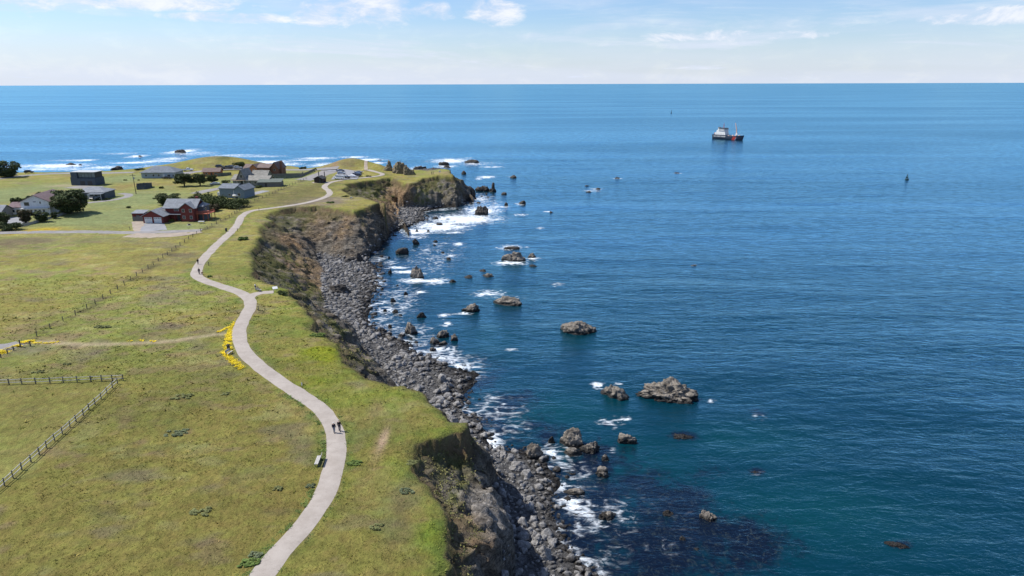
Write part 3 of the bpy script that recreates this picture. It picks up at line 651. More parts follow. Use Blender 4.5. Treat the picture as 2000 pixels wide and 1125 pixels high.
# ---------------------------------------------------------------- rocks
def rock_mat(name, light, mid, dark, wet_z=0.9, guano=0.0):
    m, t, out = new_mat(name)
    pos = t.add('ShaderNodeNewGeometry').outputs['Position']
    sp = t.add('ShaderNodeSeparateXYZ'); t.put(sp.inputs[0], pos)
    n1 = t.noise(pos, 0.55, 8.0, 0.68, 0.6); n2 = t.noise(pos, 2.6, 6.0, 0.7, 0.3); n3 = t.noise(t.scaled(pos, 0.6, 0.6, 2.0), 1.3, 7.0, 0.7, 1.0)
    c = t.mix(t.step(n1, 0.32, 0.66), dark, light)
    c = t.mix(t.step(n3, 0.42, 0.68, 0.0, 0.8), c, mid)
    c = t.vmath('SCALE', c, s=t.step(n2, 0.25, 0.75, 0.6, 1.4))
    if name == 'beach_stone': c = t.vmath('SCALE', c, s=t.step(t.add('ShaderNodeNewGeometry').outputs['Random Per Island'], 0.0, 1.0, 0.55, 1.12))
    if guano:
        c = t.mix(t.math('MULTIPLY', t.step(n1, 0.56, 0.64), t.step(sp.outputs[2], guano, guano+0.8)), c, (0.62, 0.60, 0.56))
    wl = t.math('ADD', sp.outputs[2], t.math('MULTIPLY', t.math('SUBTRACT', n1, 0.5), 1.6))
    wet = t.step(wl, wet_z*0.35, wet_z, 1.0, 0.0)
    c = t.mix(wet, c, t.mix(t.step(n2, 0.4, 0.7), (0.018, 0.017, 0.016), (0.040, 0.033, 0.027)))
    b = t.add('ShaderNodeBsdfPrincipled'); t.put(b.inputs['Base Color'], c)
    t.put(b.inputs['Roughness'], t.step(wet, 0.0, 1.0, 0.92, 0.45)); b.inputs['Specular IOR Level'].default_value = 0.25
    hh = t.math('ADD', t.math('MULTIPLY', n3, 1.0), t.math('MULTIPLY', n2, 0.35))
    t.put(b.inputs['Normal'], t.bump(hh, 0.85, 0.55)); t.l.new(b.outputs[0], out.inputs[0])
    return m
MR_L = rock_mat('taupe_stone', (0.30, 0.268, 0.228), (0.20, 0.172, 0.138), (0.095, 0.086, 0.076), 0.9)  # light taupe rock with a dark wet band near the waterline
MR_G = rock_mat('guano_stone', (0.29, 0.26, 0.22), (0.20, 0.17, 0.135), (0.085, 0.077, 0.066), 1.0, 4.6)
MR_D = rock_mat('dark_stone', (0.10, 0.092, 0.082), (0.070, 0.060, 0.050), (0.030, 0.028, 0.027), 1.2)
MR_B = rock_mat('beach_stone', (0.285, 0.275, 0.265), (0.22, 0.215, 0.21), (0.125, 0.122, 0.12), 0.72)
MR_W = rock_mat('weedy_rock', (0.050, 0.044, 0.036), (0.036, 0.030, 0.025), (0.018, 0.017, 0.017), 0.8)
MR_GR = rock_mat('grassy_crag', (0.27, 0.215, 0.145), (0.125, 0.125, 0.055), (0.16, 0.135, 0.10), 0.6)
_ico = {}
def ico(n):
    if n not in _ico:
        bm = bmesh.new(); bmesh.ops.create_icosphere(bm, subdivisions=n, radius=1.0)
        _ico[n] = (np.array([v.co[:] for v in bm.verts]), np.array([[v.index for v in f.verts] for f in bm.faces])); bm.free()
    return _ico[n]
def rock_shape(seed, n=4, lumps=None, cuts=9, rough=0.16, freq=1.6, flat=0.0):
    """unit rock: about 1 in every half axis, angular cuts plus broken surface"""
    r = np.random.default_rng(seed); V, F = ico(n); d = V/np.linalg.norm(V, axis=1)[:, None]
    if lumps:
        best = np.full(len(d), 0.12)
        for cx, cy, cz, ax, ay, azz in lumps:
            q = d/np.array([ax, ay, azz]); o = -np.array([cx/ax, cy/ay, cz/azz])
            A = (q*q).sum(1); B = 2*(q*o).sum(1); C = (o*o).sum()-1
            disc = B*B-4*A*C; ok = disc > 0
            tt = np.where(ok, (-B+np.sqrt(np.maximum(disc, 0)))/(2*A), 0); best = np.maximum(best, tt)
        p = d*best[:, None]
    else:
        p = d.copy()
    for _ in range(cuts):
        nn = r.normal(size=3); nn[2] = abs(nn[2])*0.8 if r.random() < 0.7 else nn[2]; nn /= np.linalg.norm(nn)
        lim = r.uniform(0.52, 0.86)*np.percentile(p@nn, 99)
        ex = np.maximum(p@nn-lim, 0); p = p - (ex*0.93)[:, None]*nn
    s = r.uniform(0, 90, 3)
    q = p*freq + s
    dis = rough*(fbm(q[:, 0], q[:, 1], q[:, 2], oct=4, gain=0.55, ridged=True)-0.9)*0.55 + rough*0.6*fbm(q[:, 0]*2.2, q[:, 1]*2.2, q[:, 2]*2.2, oct=3)
    p = p + d*dis[:, None]
    for k in (0, 1):
        p[:, k] /= max(1e-6, np.abs(p[:, k]).max())
    p[:, 2] = np.where(p[:, 2] > 0, p[:, 2]/max(1e-6, p[:, 2].max()), p[:, 2]/max(1e-6, -p[:, 2].min()))
    return p, F
def sea_rock(x0, x1, y0, y1, label, mat, seed, group=None, lumps=None, asp=0.75, n=4, name='sea_rock', cuts=9, rough=0.2, base=0.0, freq=1.7, tall=1.0, rot=None):
    """a rock whose picture box is x0..x1, y0..y1 in the photograph and that stands at height base"""
    cx = 0.5*(x0+x1); m_ = mpp(cx, y1, base); rx = 0.5*(x1-x0)*m_*1.06
    front = P(cx, y1, base); ry = rx*asp
    th = math.atan2(CAM_H-base, np.hypot(*front))
    hz = ((y1-y0)*m_ - 1.75*ry*math.sin(th))/math.cos(th)
    if hz < 0.30*rx:
        ry = max(0.35*rx, ((y1-y0)*m_ - 0.30*rx*math.cos(th))/(1.75*math.sin(th))); hz = max(0.22*rx, 0.3)
    hz *= tall
    p, F = rock_shape(seed, n, lumps, cuts, rough, freq)
    q = np.stack([p[:, 0]*rx, p[:, 1]*ry, np.where(p[:, 2] > 0, p[:, 2]*hz, p[:, 2]*(0.5*hz+0.4))], 1)
    if rot: 
        c, s = math.cos(rot), math.sin(rot); q = np.stack([q[:, 0]*c-q[:, 1]*s, q[:, 0]*s+q[:, 1]*c, q[:, 2]], 1)
    me = mesh_from(name, q, F, mat, False)
    o = obj(name, me, None, (front[0], front[1]+ry*0.95, base-0.05))
    o.rotation_euler = (0, 0, math.atan2(-front[0], front[1])*0.6)
    return tag(o, label, 'rock', group)
BIGL = [(-0.25, 0, 0, .75, .8, .55), (0.15, 0.1, .15, .55, .6, .85), (0.45, 0, 0.1, .42, .6, .62), (0.3, -.2, -.05, .75, .75, .35), (-.55, 0, -.05, .45, .55, .35), (0.7, 0, 0, .3, .4, .25)]
SPIRE = [(0, 0, 0, .75, .7, .35), (0.15, 0, .2, .3, .35, .9)]
PEAK = [(-0.2, 0, 0, .8, .75, .4), (0.22, 0.1, .1, .36, .5, .95), (0.4, 0, 0, .55, .7, .38)]
LONG = [(-.45, 0.15, 0, .55, .6, .6), (.35, -.1, 0, .65, .6, .75), (0, 0, 0, .6, .6, .7)]
RK = [
    (1251, 1384, 725, 788, 'largest offshore rock, broad and grey with white droppings on its right shoulder', MR_G, dict(lumps=BIGL, n=6, asp=.55, cuts=3, rough=.26, freq=2.6)),
    (1163, 1231, 743, 779, 'long low grey rock with foam on its left end, left of the largest rock', MR_L, dict(lumps=LONG, n=5, asp=.5, cuts=5, rough=.2, rot=-.35)),
    (1096, 1173, 619, 655, 'rounded craggy grey island rock standing alone in open water', MR_L, dict(n=5, asp=.6, cuts=5, rough=.26, freq=2.4, rot=-.2)),
    (1095, 1147, 830, 877, 'tall pale boulder, the largest of the cluster standing off the near beach', MR_L, dict(n=5, asp=.7)),
    (1134, 1180, 853, 885, 'pale slab leaning on the right side of the tall pale boulder', MR_L, dict(n=5, asp=.7)),
    (1101, 1139, 867, 891, 'flat topped slab in front of the tall pale boulder', MR_L, dict(n=4, asp=.7)),
    (1024, 1062, 858, 898, 'upright dark grey pointed boulder at the edge of the near beach', MR_L, dict(n=5, asp=.75, cuts=12)),
    (1206, 1246, 842, 868, 'small pale rounded rock alone right of the boulder cluster', MR_L, dict(n=5, asp=.65)),
    (1176, 1192, 886, 900, 'little pale stone just below the leaning slab', MR_L, dict(n=4)),
    (1165, 1190, 899, 933, 'pale two lobed rock below the little pale stone', MR_L, dict(n=4, asp=1.1, tall=.6, lumps=[(0, .35, .1, .8, .5, .8), (.1, -.45, 0, .7, .45, .6)], cuts=5)),
    (1101, 1143, 947, 970, 'flat tan rock lapped by foam off the near beach', MR_L, dict(n=4, asp=.6)),
    (1101, 1121, 966, 981, 'small tan stone touching the flat tan rock in the foam', MR_L, dict(n=3)),
    (1168, 1209, 991, 1020, 'brown weed covered rock with a pale cap amid swirling foam', MR_W, dict(n=5, asp=.8)),
    (1178, 1200, 996, 1011, 'pale cap stone of the weed covered rock', MR_L, dict(n=3, base=0.45)),
    (1069, 1085, 850, 865, 'small round dark rock between pointed boulder and tall pale boulder', MR_D, dict(n=4)),
    (1306, 1363, 843, 862, 'low brown rock barely breaking the surface below the largest rock', MR_W, dict(n=4, asp=.5)),
    (1363, 1407, 994, 1020, 'greenish speckled oblong rock low in the dark kelp water', MR_L, dict(n=5, asp=.45, lumps=LONG, rot=-.3)),
    (1295, 1318, 993, 1011, 'small weedy brown rock left of the greenish oblong rock', MR_W, dict(n=4)),
    (1343, 1357, 993, 1001, 'tiny green rock awash between weedy brown and greenish rocks', MR_W, dict(n=3)),
    (1327, 1341, 1045, 1058, 'small reddish brown rock deep in the kelp near the bottom', MR_W, dict(n=3)),
    (1356, 1369, 1067, 1076, 'tiny tan rock near the bottom of the kelp water', MR_L, dict(n=3)),
    (1456, 1500, 914, 931, 'dark submerged reef just awash with ripples round it', MR_W, dict(n=4, asp=.6)),
    (1728, 1786, 1054, 1074, 'dark weedy reef awash at far lower right of the water', MR_W, dict(n=4, asp=.5)),
    (1093, 1134, 919, 933, 'brown weedy ledge awash below the flat topped slab', MR_W, dict(n=4, asp=.6)),
    (960, 1019, 575, 597, 'long low brown rock shaped like a sleeping seal', MR_L, dict(n=5, lumps=LONG, asp=.45, cuts=4, rot=-.3)),
    (900, 936, 589, 609, 'blocky grey rock with foam along its foot, left of the long brown rock', MR_L, dict(n=5, asp=.6)),
    (979, 1026, 488, 512, 'rock with a peaked top and broad shelf behind a line of foam', MR_L, dict(n=5, lumps=PEAK, asp=.55, cuts=4)),
    (1028, 1051, 491, 505, 'round topped rock right of the peaked rock', MR_L, dict(n=4)),
    (1033, 1049, 515, 522, 'low dark ledge at the end of the foam line below the peaked rock', MR_D, dict(n=3)),
    (984, 1016, 479, 488, 'dark ledge washed by foam behind the peaked rock', MR_D, dict(n=3, asp=.5)),
    (903, 927, 535, 544, 'low brown rock, leftmost of three in a loose row', MR_W, dict(n=4)),
    (941, 966, 531, 542, 'low brown rock, rightmost of three in a loose row', MR_L, dict(n=4)),
    (931, 953, 524, 532, 'low dark rock at the back of three in a loose row', MR_W, dict(n=4)),
    (924, 953, 400, 420, 'dark double peaked rock standing in the surf off the promontory', MR_D, dict(n=5, lumps=[(-.3, 0, 0, .7, .7, .6), (.0, 0, .1, .45, .5, .9), (.4, 0, .05, .55, .6, .8)], cuts=5)),
    (984, 993, 394, 402, 'small round dark rock right of the surf', MR_D, dict(n=3)),
    (1012, 1027, 390, 399, 'small wedge shaped dark rock farthest right of the surf', MR_D, dict(n=4)),
    (979, 991, 375, 381, 'small low dark rock beside the spired rock', MR_D, dict(n=3)),
    (953, 970, 355, 375, 'dark spire shaped rock off the tip of the promontory', MR_D, dict(n=5, lumps=SPIRE, cuts=3, rough=.22)),
    (928, 961, 361, 374, 'jagged dark ridge of rock leading to the spire', MR_D, dict(n=5, lumps=LONG, cuts=4, rough=.34, freq=3.2, asp=.5)),
    (906, 932, 361, 386, 'jagged dark crag against the tip of the promontory', MR_D, dict(n=5, cuts=4, rough=.34, freq=3.0)),
    (994, 1009, 341, 348, 'small dark rock alone far right of the promontory', MR_D, dict(n=3)),
    (901, 911, 333, 340, 'small dark rock just off the far corner of the promontory', MR_D, dict(n=3)),
    (906, 936, 311, 318, 'long dark rock in the far breakers, rightmost of the group', MR_D, dict(n=4, asp=.4)),
    (856, 878, 315, 323, 'dark rock in the far breakers left of the long one', MR_D, dict(n=4, asp=.5)),
    (865, 882, 322, 328, 'dark rock in the far breakers nearest the promontory', MR_D, dict(n=4, asp=.5)),
    (803, 834, 323, 333, 'dark rock shelf behind the promontory, streaked with foam', MR_D, dict(n=4, asp=.4)),
    (811, 838, 328, 338, 'dark rock shelf behind the promontory, lower of two', MR_D, dict(n=4, asp=.4)),
    (838, 853, 326, 334, 'small dark rock peeping over the edge of the promontory', MR_D, dict(n=3)),
    (800, 827, 516, 545, 'tall dark block of rock with foam at its foot off the middle beach', MR_L, dict(n=5, asp=.7, cuts=6, lumps=[(0, 0, .4, .9, .9, .6), (0, 0, 0, 1, 1, .6)])),
    (756, 767, 523, 535, 'small dark rock left of the tall dark block', MR_D, dict(n=4)),
    (871, 890, 544, 553, 'dark rock in the trailing foam right of the tall dark block', MR_W, dict(n=4)),
    (871, 881, 501, 508, 'small dark rock alone behind the trailing foam', MR_D, dict(n=3)),
    (786, 815, 625, 653, 'rounded dome of grey rock standing in shallow water off the beach', MR_L, dict(n=5, asp=.8, cuts=6, lumps=[(0, 0, .3, .85, .85, .7), (0, 0, 0, 1, 1, .6)])),
    (848, 880, 640, 660, 'largest grey boulder at the back of the tight boulder cluster', MR_L, dict(n=5, asp=.7)),
    (837, 859, 655, 672, 'square grey boulder at the left of the tight boulder cluster', MR_L, dict(n=4)),
    (854, 874, 664, 675, 'low tan boulder at the front of the tight boulder cluster', MR_L, dict(n=4)),
    (877, 894, 648, 666, 'upright grey boulder at the right of the tight boulder cluster', MR_L, dict(n=4)),
    (836, 851, 676, 686, 'small pale boulder below the tight boulder cluster', MR_L, dict(n=4)),
    (813, 832, 608, 621, 'small brown two part rock behind the tight boulder cluster', MR_W, dict(n=4)),
    (788, 797, 568, 576, 'small dark rock halfway between tall block and dome', MR_D, dict(n=3)),
    (761, 773, 580, 590, 'dark weedy rock at the water edge of the middle beach', MR_W, dict(n=3)),
    (771, 797, 480, 497, 'dark rounded rock off the shaded headland', MR_D, dict(n=4)),
    (805, 821, 464, 478, 'dark egg shaped rock off the shaded headland', MR_D, dict(n=4)),
    (337, 361, 291, 299, 'dark sharp rock ringed with white water far out on the left', MR_D, dict(n=4)),
    (123, 143, 317, 323, 'low dark rock in the white water beyond the black house', MR_D, dict(n=3)),
    (210, 236, 323, 332, 'dark rock close under the far shore between black and blue houses', MR_D, dict(n=4)),
    (853, 874, 728, 751, 'large upright grey boulder on the beach edge', MR_B, dict(n=4, base=.3, name='beach_boulder')),
    (850, 880, 748, 769, 'flat topped pale slab lying on the beach below the upright boulder', MR_B, dict(n=4, base=.35, asp=.6, name='beach_boulder')),
    (886, 913, 733, 751, 'dark wet boulder at the water right of the upright boulder', MR_B, dict(n=4, name='beach_boulder')),
    (868, 887, 743, 760, 'brownish boulder between flat slab and dark wet boulder', MR_B, dict(n=4, base=.2, name='beach_boulder')),
    (815, 841, 711, 729, 'broad brownish boulder in the foamy shallows of the beach', MR_B, dict(n=4, name='beach_boulder')),
    (755, 780, 735, 751, 'dark broad boulder at the foot of the grassy slope', MR_B, dict(n=4, base=.6, name='beach_boulder')),
    (752, 770, 652, 666, 'pale tan boulder on the narrow part of the beach', MR_L, dict(n=4, base=.2, name='beach_boulder')),
    (632, 683, 551, 575, 'long dark outcrop lying across the upper beach', MR_D, dict(n=5, lumps=LONG, asp=.55, base=.9, name='rock_outcrop')),
    (688, 707, 519, 531, 'pale rounded boulder on the beach near the shaded headland', MR_B, dict(n=4, base=.5, name='beach_boulder')),
    (693, 712, 491, 512, 'large dark fallen block at the foot of the shaded headland', MR_D, dict(n=4, base=.4, name='beach_boulder')),
    (668, 696, 500, 513, 'dark mound of rock against the foot of the shaded headland', MR_D, dict(n=4, base=.6, name='beach_boulder')),
    (722, 738, 523, 537, 'grey boulder at the water edge of the middle beach', MR_B, dict(n=4, base=.1, name='beach_boulder')),
    (960, 1000, 880, 903, 'broad flat ledge rock at the top of the near beach', MR_B, dict(n=5, base=.2, name='beach_boulder')),
    (985, 1030, 895, 925, 'large cracked grey rock mass in the near beach', MR_B, dict(n=5, base=.4, name='beach_boulder')),
    (1045, 1085, 928, 952, 'large grey boulder at the water edge of the near beach', MR_B, dict(n=5, base=.2, name='beach_boulder')),
    (1052, 1082, 1060, 1100, 'pale slab at the lower end of the near beach outside the shade', MR_B, dict(n=5, base=.4, name='beach_boulder')),
    (1070, 1094, 1048, 1066, 'pale round boulder just above the pale slab on the near beach', MR_B, dict(n=4, base=.3, name='beach_boulder')),
    (930, 943, 776, 785, 'small brown rock awash off the grassy point', MR_W, dict(n=3)),
]
for i, (x0, x1, y0, y1, lab, mt, kw) in enumerate(RK):
    if mt is MR_W and ('awash' in lab or 'barely' in lab): kw = dict(kw, rough=.5, freq=3.4, base=-.3, n=5, cuts=3)
    sea_rock(x0, x1, y0, y1, lab, mt, 100+i, **kw)
# small look-alike rocks
SMALL = {'small dark rock awash in the surf off the promontory': ('rocks in the promontory surf', [(844, 857, 422, 428), (850, 864, 434, 440), (793, 802, 447, 452), (810, 818, 447, 453), (832, 839, 448, 453), (915, 923, 395, 399), (929, 944, 393, 398), (925, 932, 384, 389), (938, 944, 381, 384), (946, 952, 376, 380), (890, 896, 406, 409), (898, 903, 407, 409), (843, 855, 468, 473), (918, 925, 389, 393), (950, 956, 383, 386)]),
         'small dark rock breaking the surface far out to the right': ('rocks far out', [(1143, 1156, 372, 376), (1163, 1174, 366, 370), (1199, 1211, 345, 349), (1318, 1330, 336, 339), (1073, 1080, 412, 416), (1350, 1362, 516, 519), (1142, 1152, 361, 364)]),
         'small dark rock in the white water beyond the houses': ('rocks beyond the houses', [(268, 277, 303, 306), (152, 158, 320, 323), (735, 745, 311, 313)]),
         'small dark wet rock in the shallows along the beach': ('rocks in the shallows', [(748, 756, 602, 608), (765, 778, 603, 611), (742, 750, 561, 566), (773, 780, 555, 559), (783, 792, 668, 674), (820, 828, 696, 702), (845, 856, 703, 710), (893, 905, 716, 723), (905, 915, 727, 733), (918, 927, 722, 728), (757, 765, 632, 640), (743, 755, 640, 648), (777, 785, 612, 616), (800, 808, 680, 686), (860, 868, 490, 494), (845, 853, 476, 480), (740, 750, 497, 503), (755, 763, 500, 505), (888, 897, 800, 806), (905, 915, 806, 812), (873, 881, 808, 815), (925, 935, 810, 816), (895, 902, 782, 787), (912, 920, 772, 777), (1058, 1068, 912, 919), (1120, 1130, 1000, 1008), (1105, 1118, 1020, 1030), (1095, 1110, 1040, 1052), (1133, 1144, 1078, 1088), (1085, 1100, 1085, 1100)])}
k = 900
for lab, (grp, lst) in SMALL.items():
    for b_ in lst:
        sea_rock(*b_, lab, MR_D if 'beach' not in lab else MR_W, k, group=grp, n=3, asp=.7); k += 1
# crags on the far side of the promontory
for (x0, x1, y0, y1, lab, lm) in ((747, 774, 312, 337, 'left brown crag of the two peaks beyond the promontory', [(0.05, 0, .1, .5, .6, .95), (-.3, 0, 0, .7, .6, .5)]),
                                  (763, 799, 312.5, 340, 'grassy right crag of the two peaks beyond the promontory', [(0.1, 0, .1, .45, .6, .95), (-.2, 0, 0, .8, .7, .6), (.4, 0, 0, .6, .6, .5)]),
                                  (786, 812, 324, 341.5, 'dark sloping rock shoulder at the right of the two peaks', [(-.4, 0, 0, .6, .6, .9), (.2, 0, 0, .8, .7, .5)])):
    sea_rock(x0, x1, y0, y1, lab, MR_GR, int(x0*3), lumps=lm, n=5, base=LAND_Z-0.8, cuts=3, rough=.25, freq=2.4, asp=.42, name='crag')

# boulders of the beach
NB = 78000
bx_ = rng.uniform(-75, 30, NB); by_ = rng.uniform(62, 375, NB)
_, _, bT, bB, bW, _, _, _, _ = terrain(bx_, by_)
okb = (bB < 0.6) & (bW > -3.2) & (bT < -1) & (rng.random(NB) < np.where(bW < 0, np.clip(0.55+bW*0.16, 0, 1), 1.0))
bx_, by_, bB, bW = bx_[okb], by_[okb], bB[okb], bW[okb]
bz_ = terrain(bx_, by_)[0]
clump = fbm(bx_/9, by_/9, oct=3)
size = 0.235*np.exp(rng.normal(0, 0.58, len(bx_)))*(1+0.7*np.clip(clump+0.2, 0, 1)) * np.clip(0.85+by_/600, 1, 1.3)
size = np.clip(size, 0.14, 1.05)
show = size/np.hypot(by_, 50)
order = np.argsort(-show)
NBIG = 300
protos = [rock_shape(300+i, 3, None, 10, 0.16, 1.5) for i in range(14)]
pm = []
for i, (p, F) in enumerate(protos):
    a = np.random.default_rng(i).uniform(0.7, 1.0, 3)
    pm.append(mesh_from('boulder', p*np.array([1.0, a[1], 0.42+0.25*a[2]]), F, MR_B, False))
for j, i in enumerate(order[:NBIG]):
    s = size[i]*1.05
    o = obj('boulder', pm[j % 14], None, (bx_[i], by_[i], max(bz_[i], -0.25)+0.22*s))
    o.scale = (s, s, s); o.rotation_euler = (rng.uniform(-.3, .3), rng.uniform(-.3, .3), rng.uniform(0, 6.28))
    tag(o, 'weathered grey boulder among the jumbled stones of the beach', 'boulder', 'boulders jumbled along the beach')
rest = order[NBIG:]
SP = []
for i in range(10):
    p, F = rock_shape(500+i, 2 if i < 3 else 1, None, 6, 0.10, 1.3); SP.append((p*np.array([1, .8, .5]), F))
VV, FF, off = [], [], 0
pick = rng.integers(0, 10, len(rest))
for i in range(10):
    sel = rest[pick == i]; p, F = SP[i]; s = size[sel]; a = rng.uniform(0, 6.28, len(sel))
    ca, sa = np.cos(a)[:, None], np.sin(a)[:, None]
    X = (p[None, :, 0]*ca - p[None, :, 1]*sa)*s[:, None] + bx_[sel][:, None]
    Y = (p[None, :, 0]*sa + p[None, :, 1]*ca)*s[:, None] + by_[sel][:, None]
    Z = p[None, :, 2]*s[:, None] + np.maximum(bz_[sel], -0.2)[:, None] + 0.18*s[:, None]
    VV.append(np.stack([X, Y, Z], 2).reshape(-1, 3))
    FF.append((F[None] + (np.arange(len(sel))*len(p))[:, None, None] + off).reshape(-1, 3)); off += len(sel)*len(p)
cob = tag(obj('cobbles', mesh_from('cobbles', np.vstack(VV), np.vstack(FF), MR_B, False)), 'grey cobbles and small boulders covering the beach', 'cobbles', kind='stuff')
# ---------------------------------------------------------------- vegetation
def leaf_mat(name, c1, c2, rough=0.8, tr=0.0):
    m, t, out = new_mat(name)
    a = t.attr('tone'); pos = t.add('ShaderNodeNewGeometry').outputs['Position']
    c = t.mix(a, c1, c2)
    c = t.vmath('SCALE', c, s=t.step(t.noise(pos, 0.5, 4.0, 0.6), 0.3, 0.7, 0.75, 1.25))
    b = t.add('ShaderNodeBsdfPrincipled'); t.put(b.inputs['Base Color'], c); b.inputs['Roughness'].default_value = rough; b.inputs['Specular IOR Level'].default_value = 0.15
    t.l.new(b.outputs[0], out.inputs[0]); return m
ML_CY = leaf_mat('cypress_needles', (0.042, 0.058, 0.026), (0.105, 0.130, 0.055))  # needle greens lightened to carry the paleness of distant air
ML_BR = leaf_mat('browned_needles', (0.055, 0.050, 0.028), (0.125, 0.105, 0.060))
ML_SH = leaf_mat('shrub_leaves', (0.045, 0.060, 0.024), (0.115, 0.140, 0.050))
ML_LG = leaf_mat('pale_leaves', (0.10, 0.125, 0.055), (0.19, 0.22, 0.13))
ML_GR = leaf_mat('green_leaves', (0.075, 0.12, 0.028), (0.16, 0.22, 0.06))
ML_YL = leaf_mat('yellow_petals', (0.66, 0.50, 0.02), (0.80, 0.64, 0.04))
ML_MD = leaf_mat('meadow_scrub', (0.13, 0.145, 0.055), (0.23, 0.24, 0.10))
ML_YG = leaf_mat('garden_leaves', (0.12, 0.13, 0.03), (0.24, 0.23, 0.06))
M_BARK = plain('bark', (0.085, 0.065, 0.048), 0.95, 0.3, 4.0, bump=0.03)
def leaves(r, centres, radii, n, size, flat=0.0, shell=0.5):
    """n small leaf faces spread through ellipsoid clumps; returns verts, faces, tone"""
    k = r.integers(0, len(centres), n)
    d = r.normal(size=(n, 3)); d /= np.linalg.norm(d, axis=1)[:, None]
    rad = r.uniform(shell, 1.0, n)**0.6
    p = centres[k] + d*radii[k]*rad[:, None]
    s = size*r.uniform(0.6, 1.4, n)
    u = r.normal(size=(n, 3)); u[:, 2] *= (1-flat); u /= np.linalg.norm(u, axis=1)[:, None]
    v = np.cross(u, r.normal(size=(n, 3))*(1-.6*flat)+np.array([0, 0, 2.2*flat])); v /= np.linalg.norm(v, axis=1)[:, None]+1e-9
    a = p - u*s[:, None]*0.5 - v*s[:, None]*0.35; b = p + u*s[:, None]*0.5 - v*s[:, None]*0.2; c = p + u*s[:, None]*0.15 + v*s[:, None]*0.55
    V = np.stack([a, b, c], 1).reshape(-1, 3); F = np.arange(3*n).reshape(-1, 3)
    tone = np.repeat(np.clip(0.5*r.random(n)+0.5*r.random(len(centres))[k], 0, 1), 3)
    return V, F, tone
def leaf_obj(name, V, F, tone, mat, parent=None, loc=None):
    me = mesh_from(name, V, F, mat, False); vattr(me, 'tone', tone)
    return obj(name, me, parent, loc)
def tube(pts, radii, k=6):
    """tapered limb through pts"""
    pts = np.array(pts, float); V = []; n = len(pts)
    for i in range(n):
        tg = pts[min(i+1, n-1)]-pts[max(i-1, 0)]; tg /= np.linalg.norm(tg)+1e-9
        a = np.cross(tg, (0.31, 0.9, 0.2)); a /= np.linalg.norm(a)+1e-9; b = np.cross(tg, a)
        for j in range(k):
            an = 2*math.pi*j/k; V.append(pts[i]+radii[i]*(math.cos(an)*a+math.sin(an)*b))
    F = [[i*k+j, i*k+(j+1) % k, (i+1)*k+(j+1) % k, (i+1)*k+j] for i in range(n-1) for j in range(k)]
    return np.array(V), F
def merge(parts):
    V, F, o = [], [], 0
    for v, f in parts:
        V.extend(np.asarray(v).tolist()); F.extend([[i+o for i in q] for q in (f.tolist() if isinstance(f, np.ndarray) else f)]); o += len(v)
    return np.array(V), F
def tree(px, py, wpx, hpx, label, seed, mat=None, mat2=None, n=5000, trunk=0.25, lean=0.0, flat=1.0, group=None, name='cypress_tree', depth=0.8, tiers=7):
    r = np.random.default_rng(seed); g = GP(px, py); m_ = mpp(px, py); W = wpx*m_*0.5; Hh = hpx*m_*1.04
    root = thing(name, label, 'tree', tuple(g), 0, group)
    limbs = [tube([(0, 0, -0.2), (0.05*W, 0, Hh*0.3), (lean*W*0.4, 0.05*W, Hh*0.75)], [Hh*0.045+.06, Hh*0.035+.04, Hh*0.012+.02])]
    C, Rr = [], []
    for i in range(tiers):
        f = (i+0.5)/tiers; z = Hh*(trunk+(1-trunk)*0.88*f)
        prof = math.sin(math.pi*min(1, 0.35+0.62*(1-f)**0.9))**0.7 if flat < 1.5 else (1-0.35*f)
        mcount = 5+int(4*(1-f))
        for j in range(mcount):
            an = 2*math.pi*(j+r.random())/mcount; q = W*prof*r.uniform(0.45, 0.86)
            cx_, cy_, cz_ = math.cos(an)*q+lean*W*0.35*f, math.sin(an)*q*depth, z+r.uniform(-.05, .05)*Hh
            C.append((cx_, cy_, cz_)); Rr.append((W*r.uniform(.22, .40), W*r.uniform(.22, .40)*depth, Hh*r.uniform(.07, .13)))
            if j % 2 == 0: limbs.append(tube([(lean*W*0.3*f, 0, max(0.15*Hh, z-0.18*Hh)), (cx_*0.6, cy_*0.6, z-0.06*Hh), (cx_, cy_, cz_)], [Hh*0.014+.02, Hh*0.01+.015, 0.01], 5))
    obj('trunk', mesh_from('trunk', *merge(limbs), M_BARK), root)
    C, Rr = np.array(C), np.array(Rr)
    V, F, t_ = leaves(r, C, Rr, int(n*1.6), 0.055*min(W, Hh)+0.22, 0.5, 0.2)
    leaf_obj('crown', V, F, t_, mat or ML_CY, root)
    if mat2:
        s2 = r.choice(len(C), max(2, len(C)//4), replace=False)
        V, F, t_ = leaves(r, C[s2]*0.98, Rr[s2]*0.9, n//5, 0.05*min(W, Hh)+0.2, 0.5, 0.5)
        leaf_obj('browned_foliage', V, F, t_, mat2, root)
    return root
def bush(px, py, wpx, hpx, label, seed, mat=None, n=1200, group=None, name='shrub', depth=0.8, clumps=7, size=0.3, cat='shrub', spread=.62):
    r = np.random.default_rng(seed); g = GP(px, py); m_ = mpp(px, py); W = wpx*m_*0.5; Hh = max(0.25, hpx*m_)
    root = thing(name, label, cat, tuple(g), 0, group)
    C = np.stack([r.uniform(-spread, spread, clumps)*W, r.uniform(-spread, spread, clumps)*W*depth, Hh*r.uniform(.28, .62, clumps)], 1)
    q_ = 1.0 if spread < .7 else .45
    Rr = np.stack([W*r.uniform(.3, .5, clumps)*q_, W*depth*r.uniform(.3, .5, clumps)*q_, Hh*r.uniform(.25, .42, clumps)], 1)
    st = [tube([(0, 0, -0.15), tuple(c*0.5), tuple(c)], [0.06, 0.04, 0.015], 5) for c in C[:5]]
    obj('stems', mesh_from('stems', *merge(st), M_BARK), root)
    V, F, t_ = leaves(r, C, Rr, n, size, 0.75 if spread > .7 else .35, 0.3); leaf_obj('foliage', V, F, t_, mat or ML_SH, root)
    return root
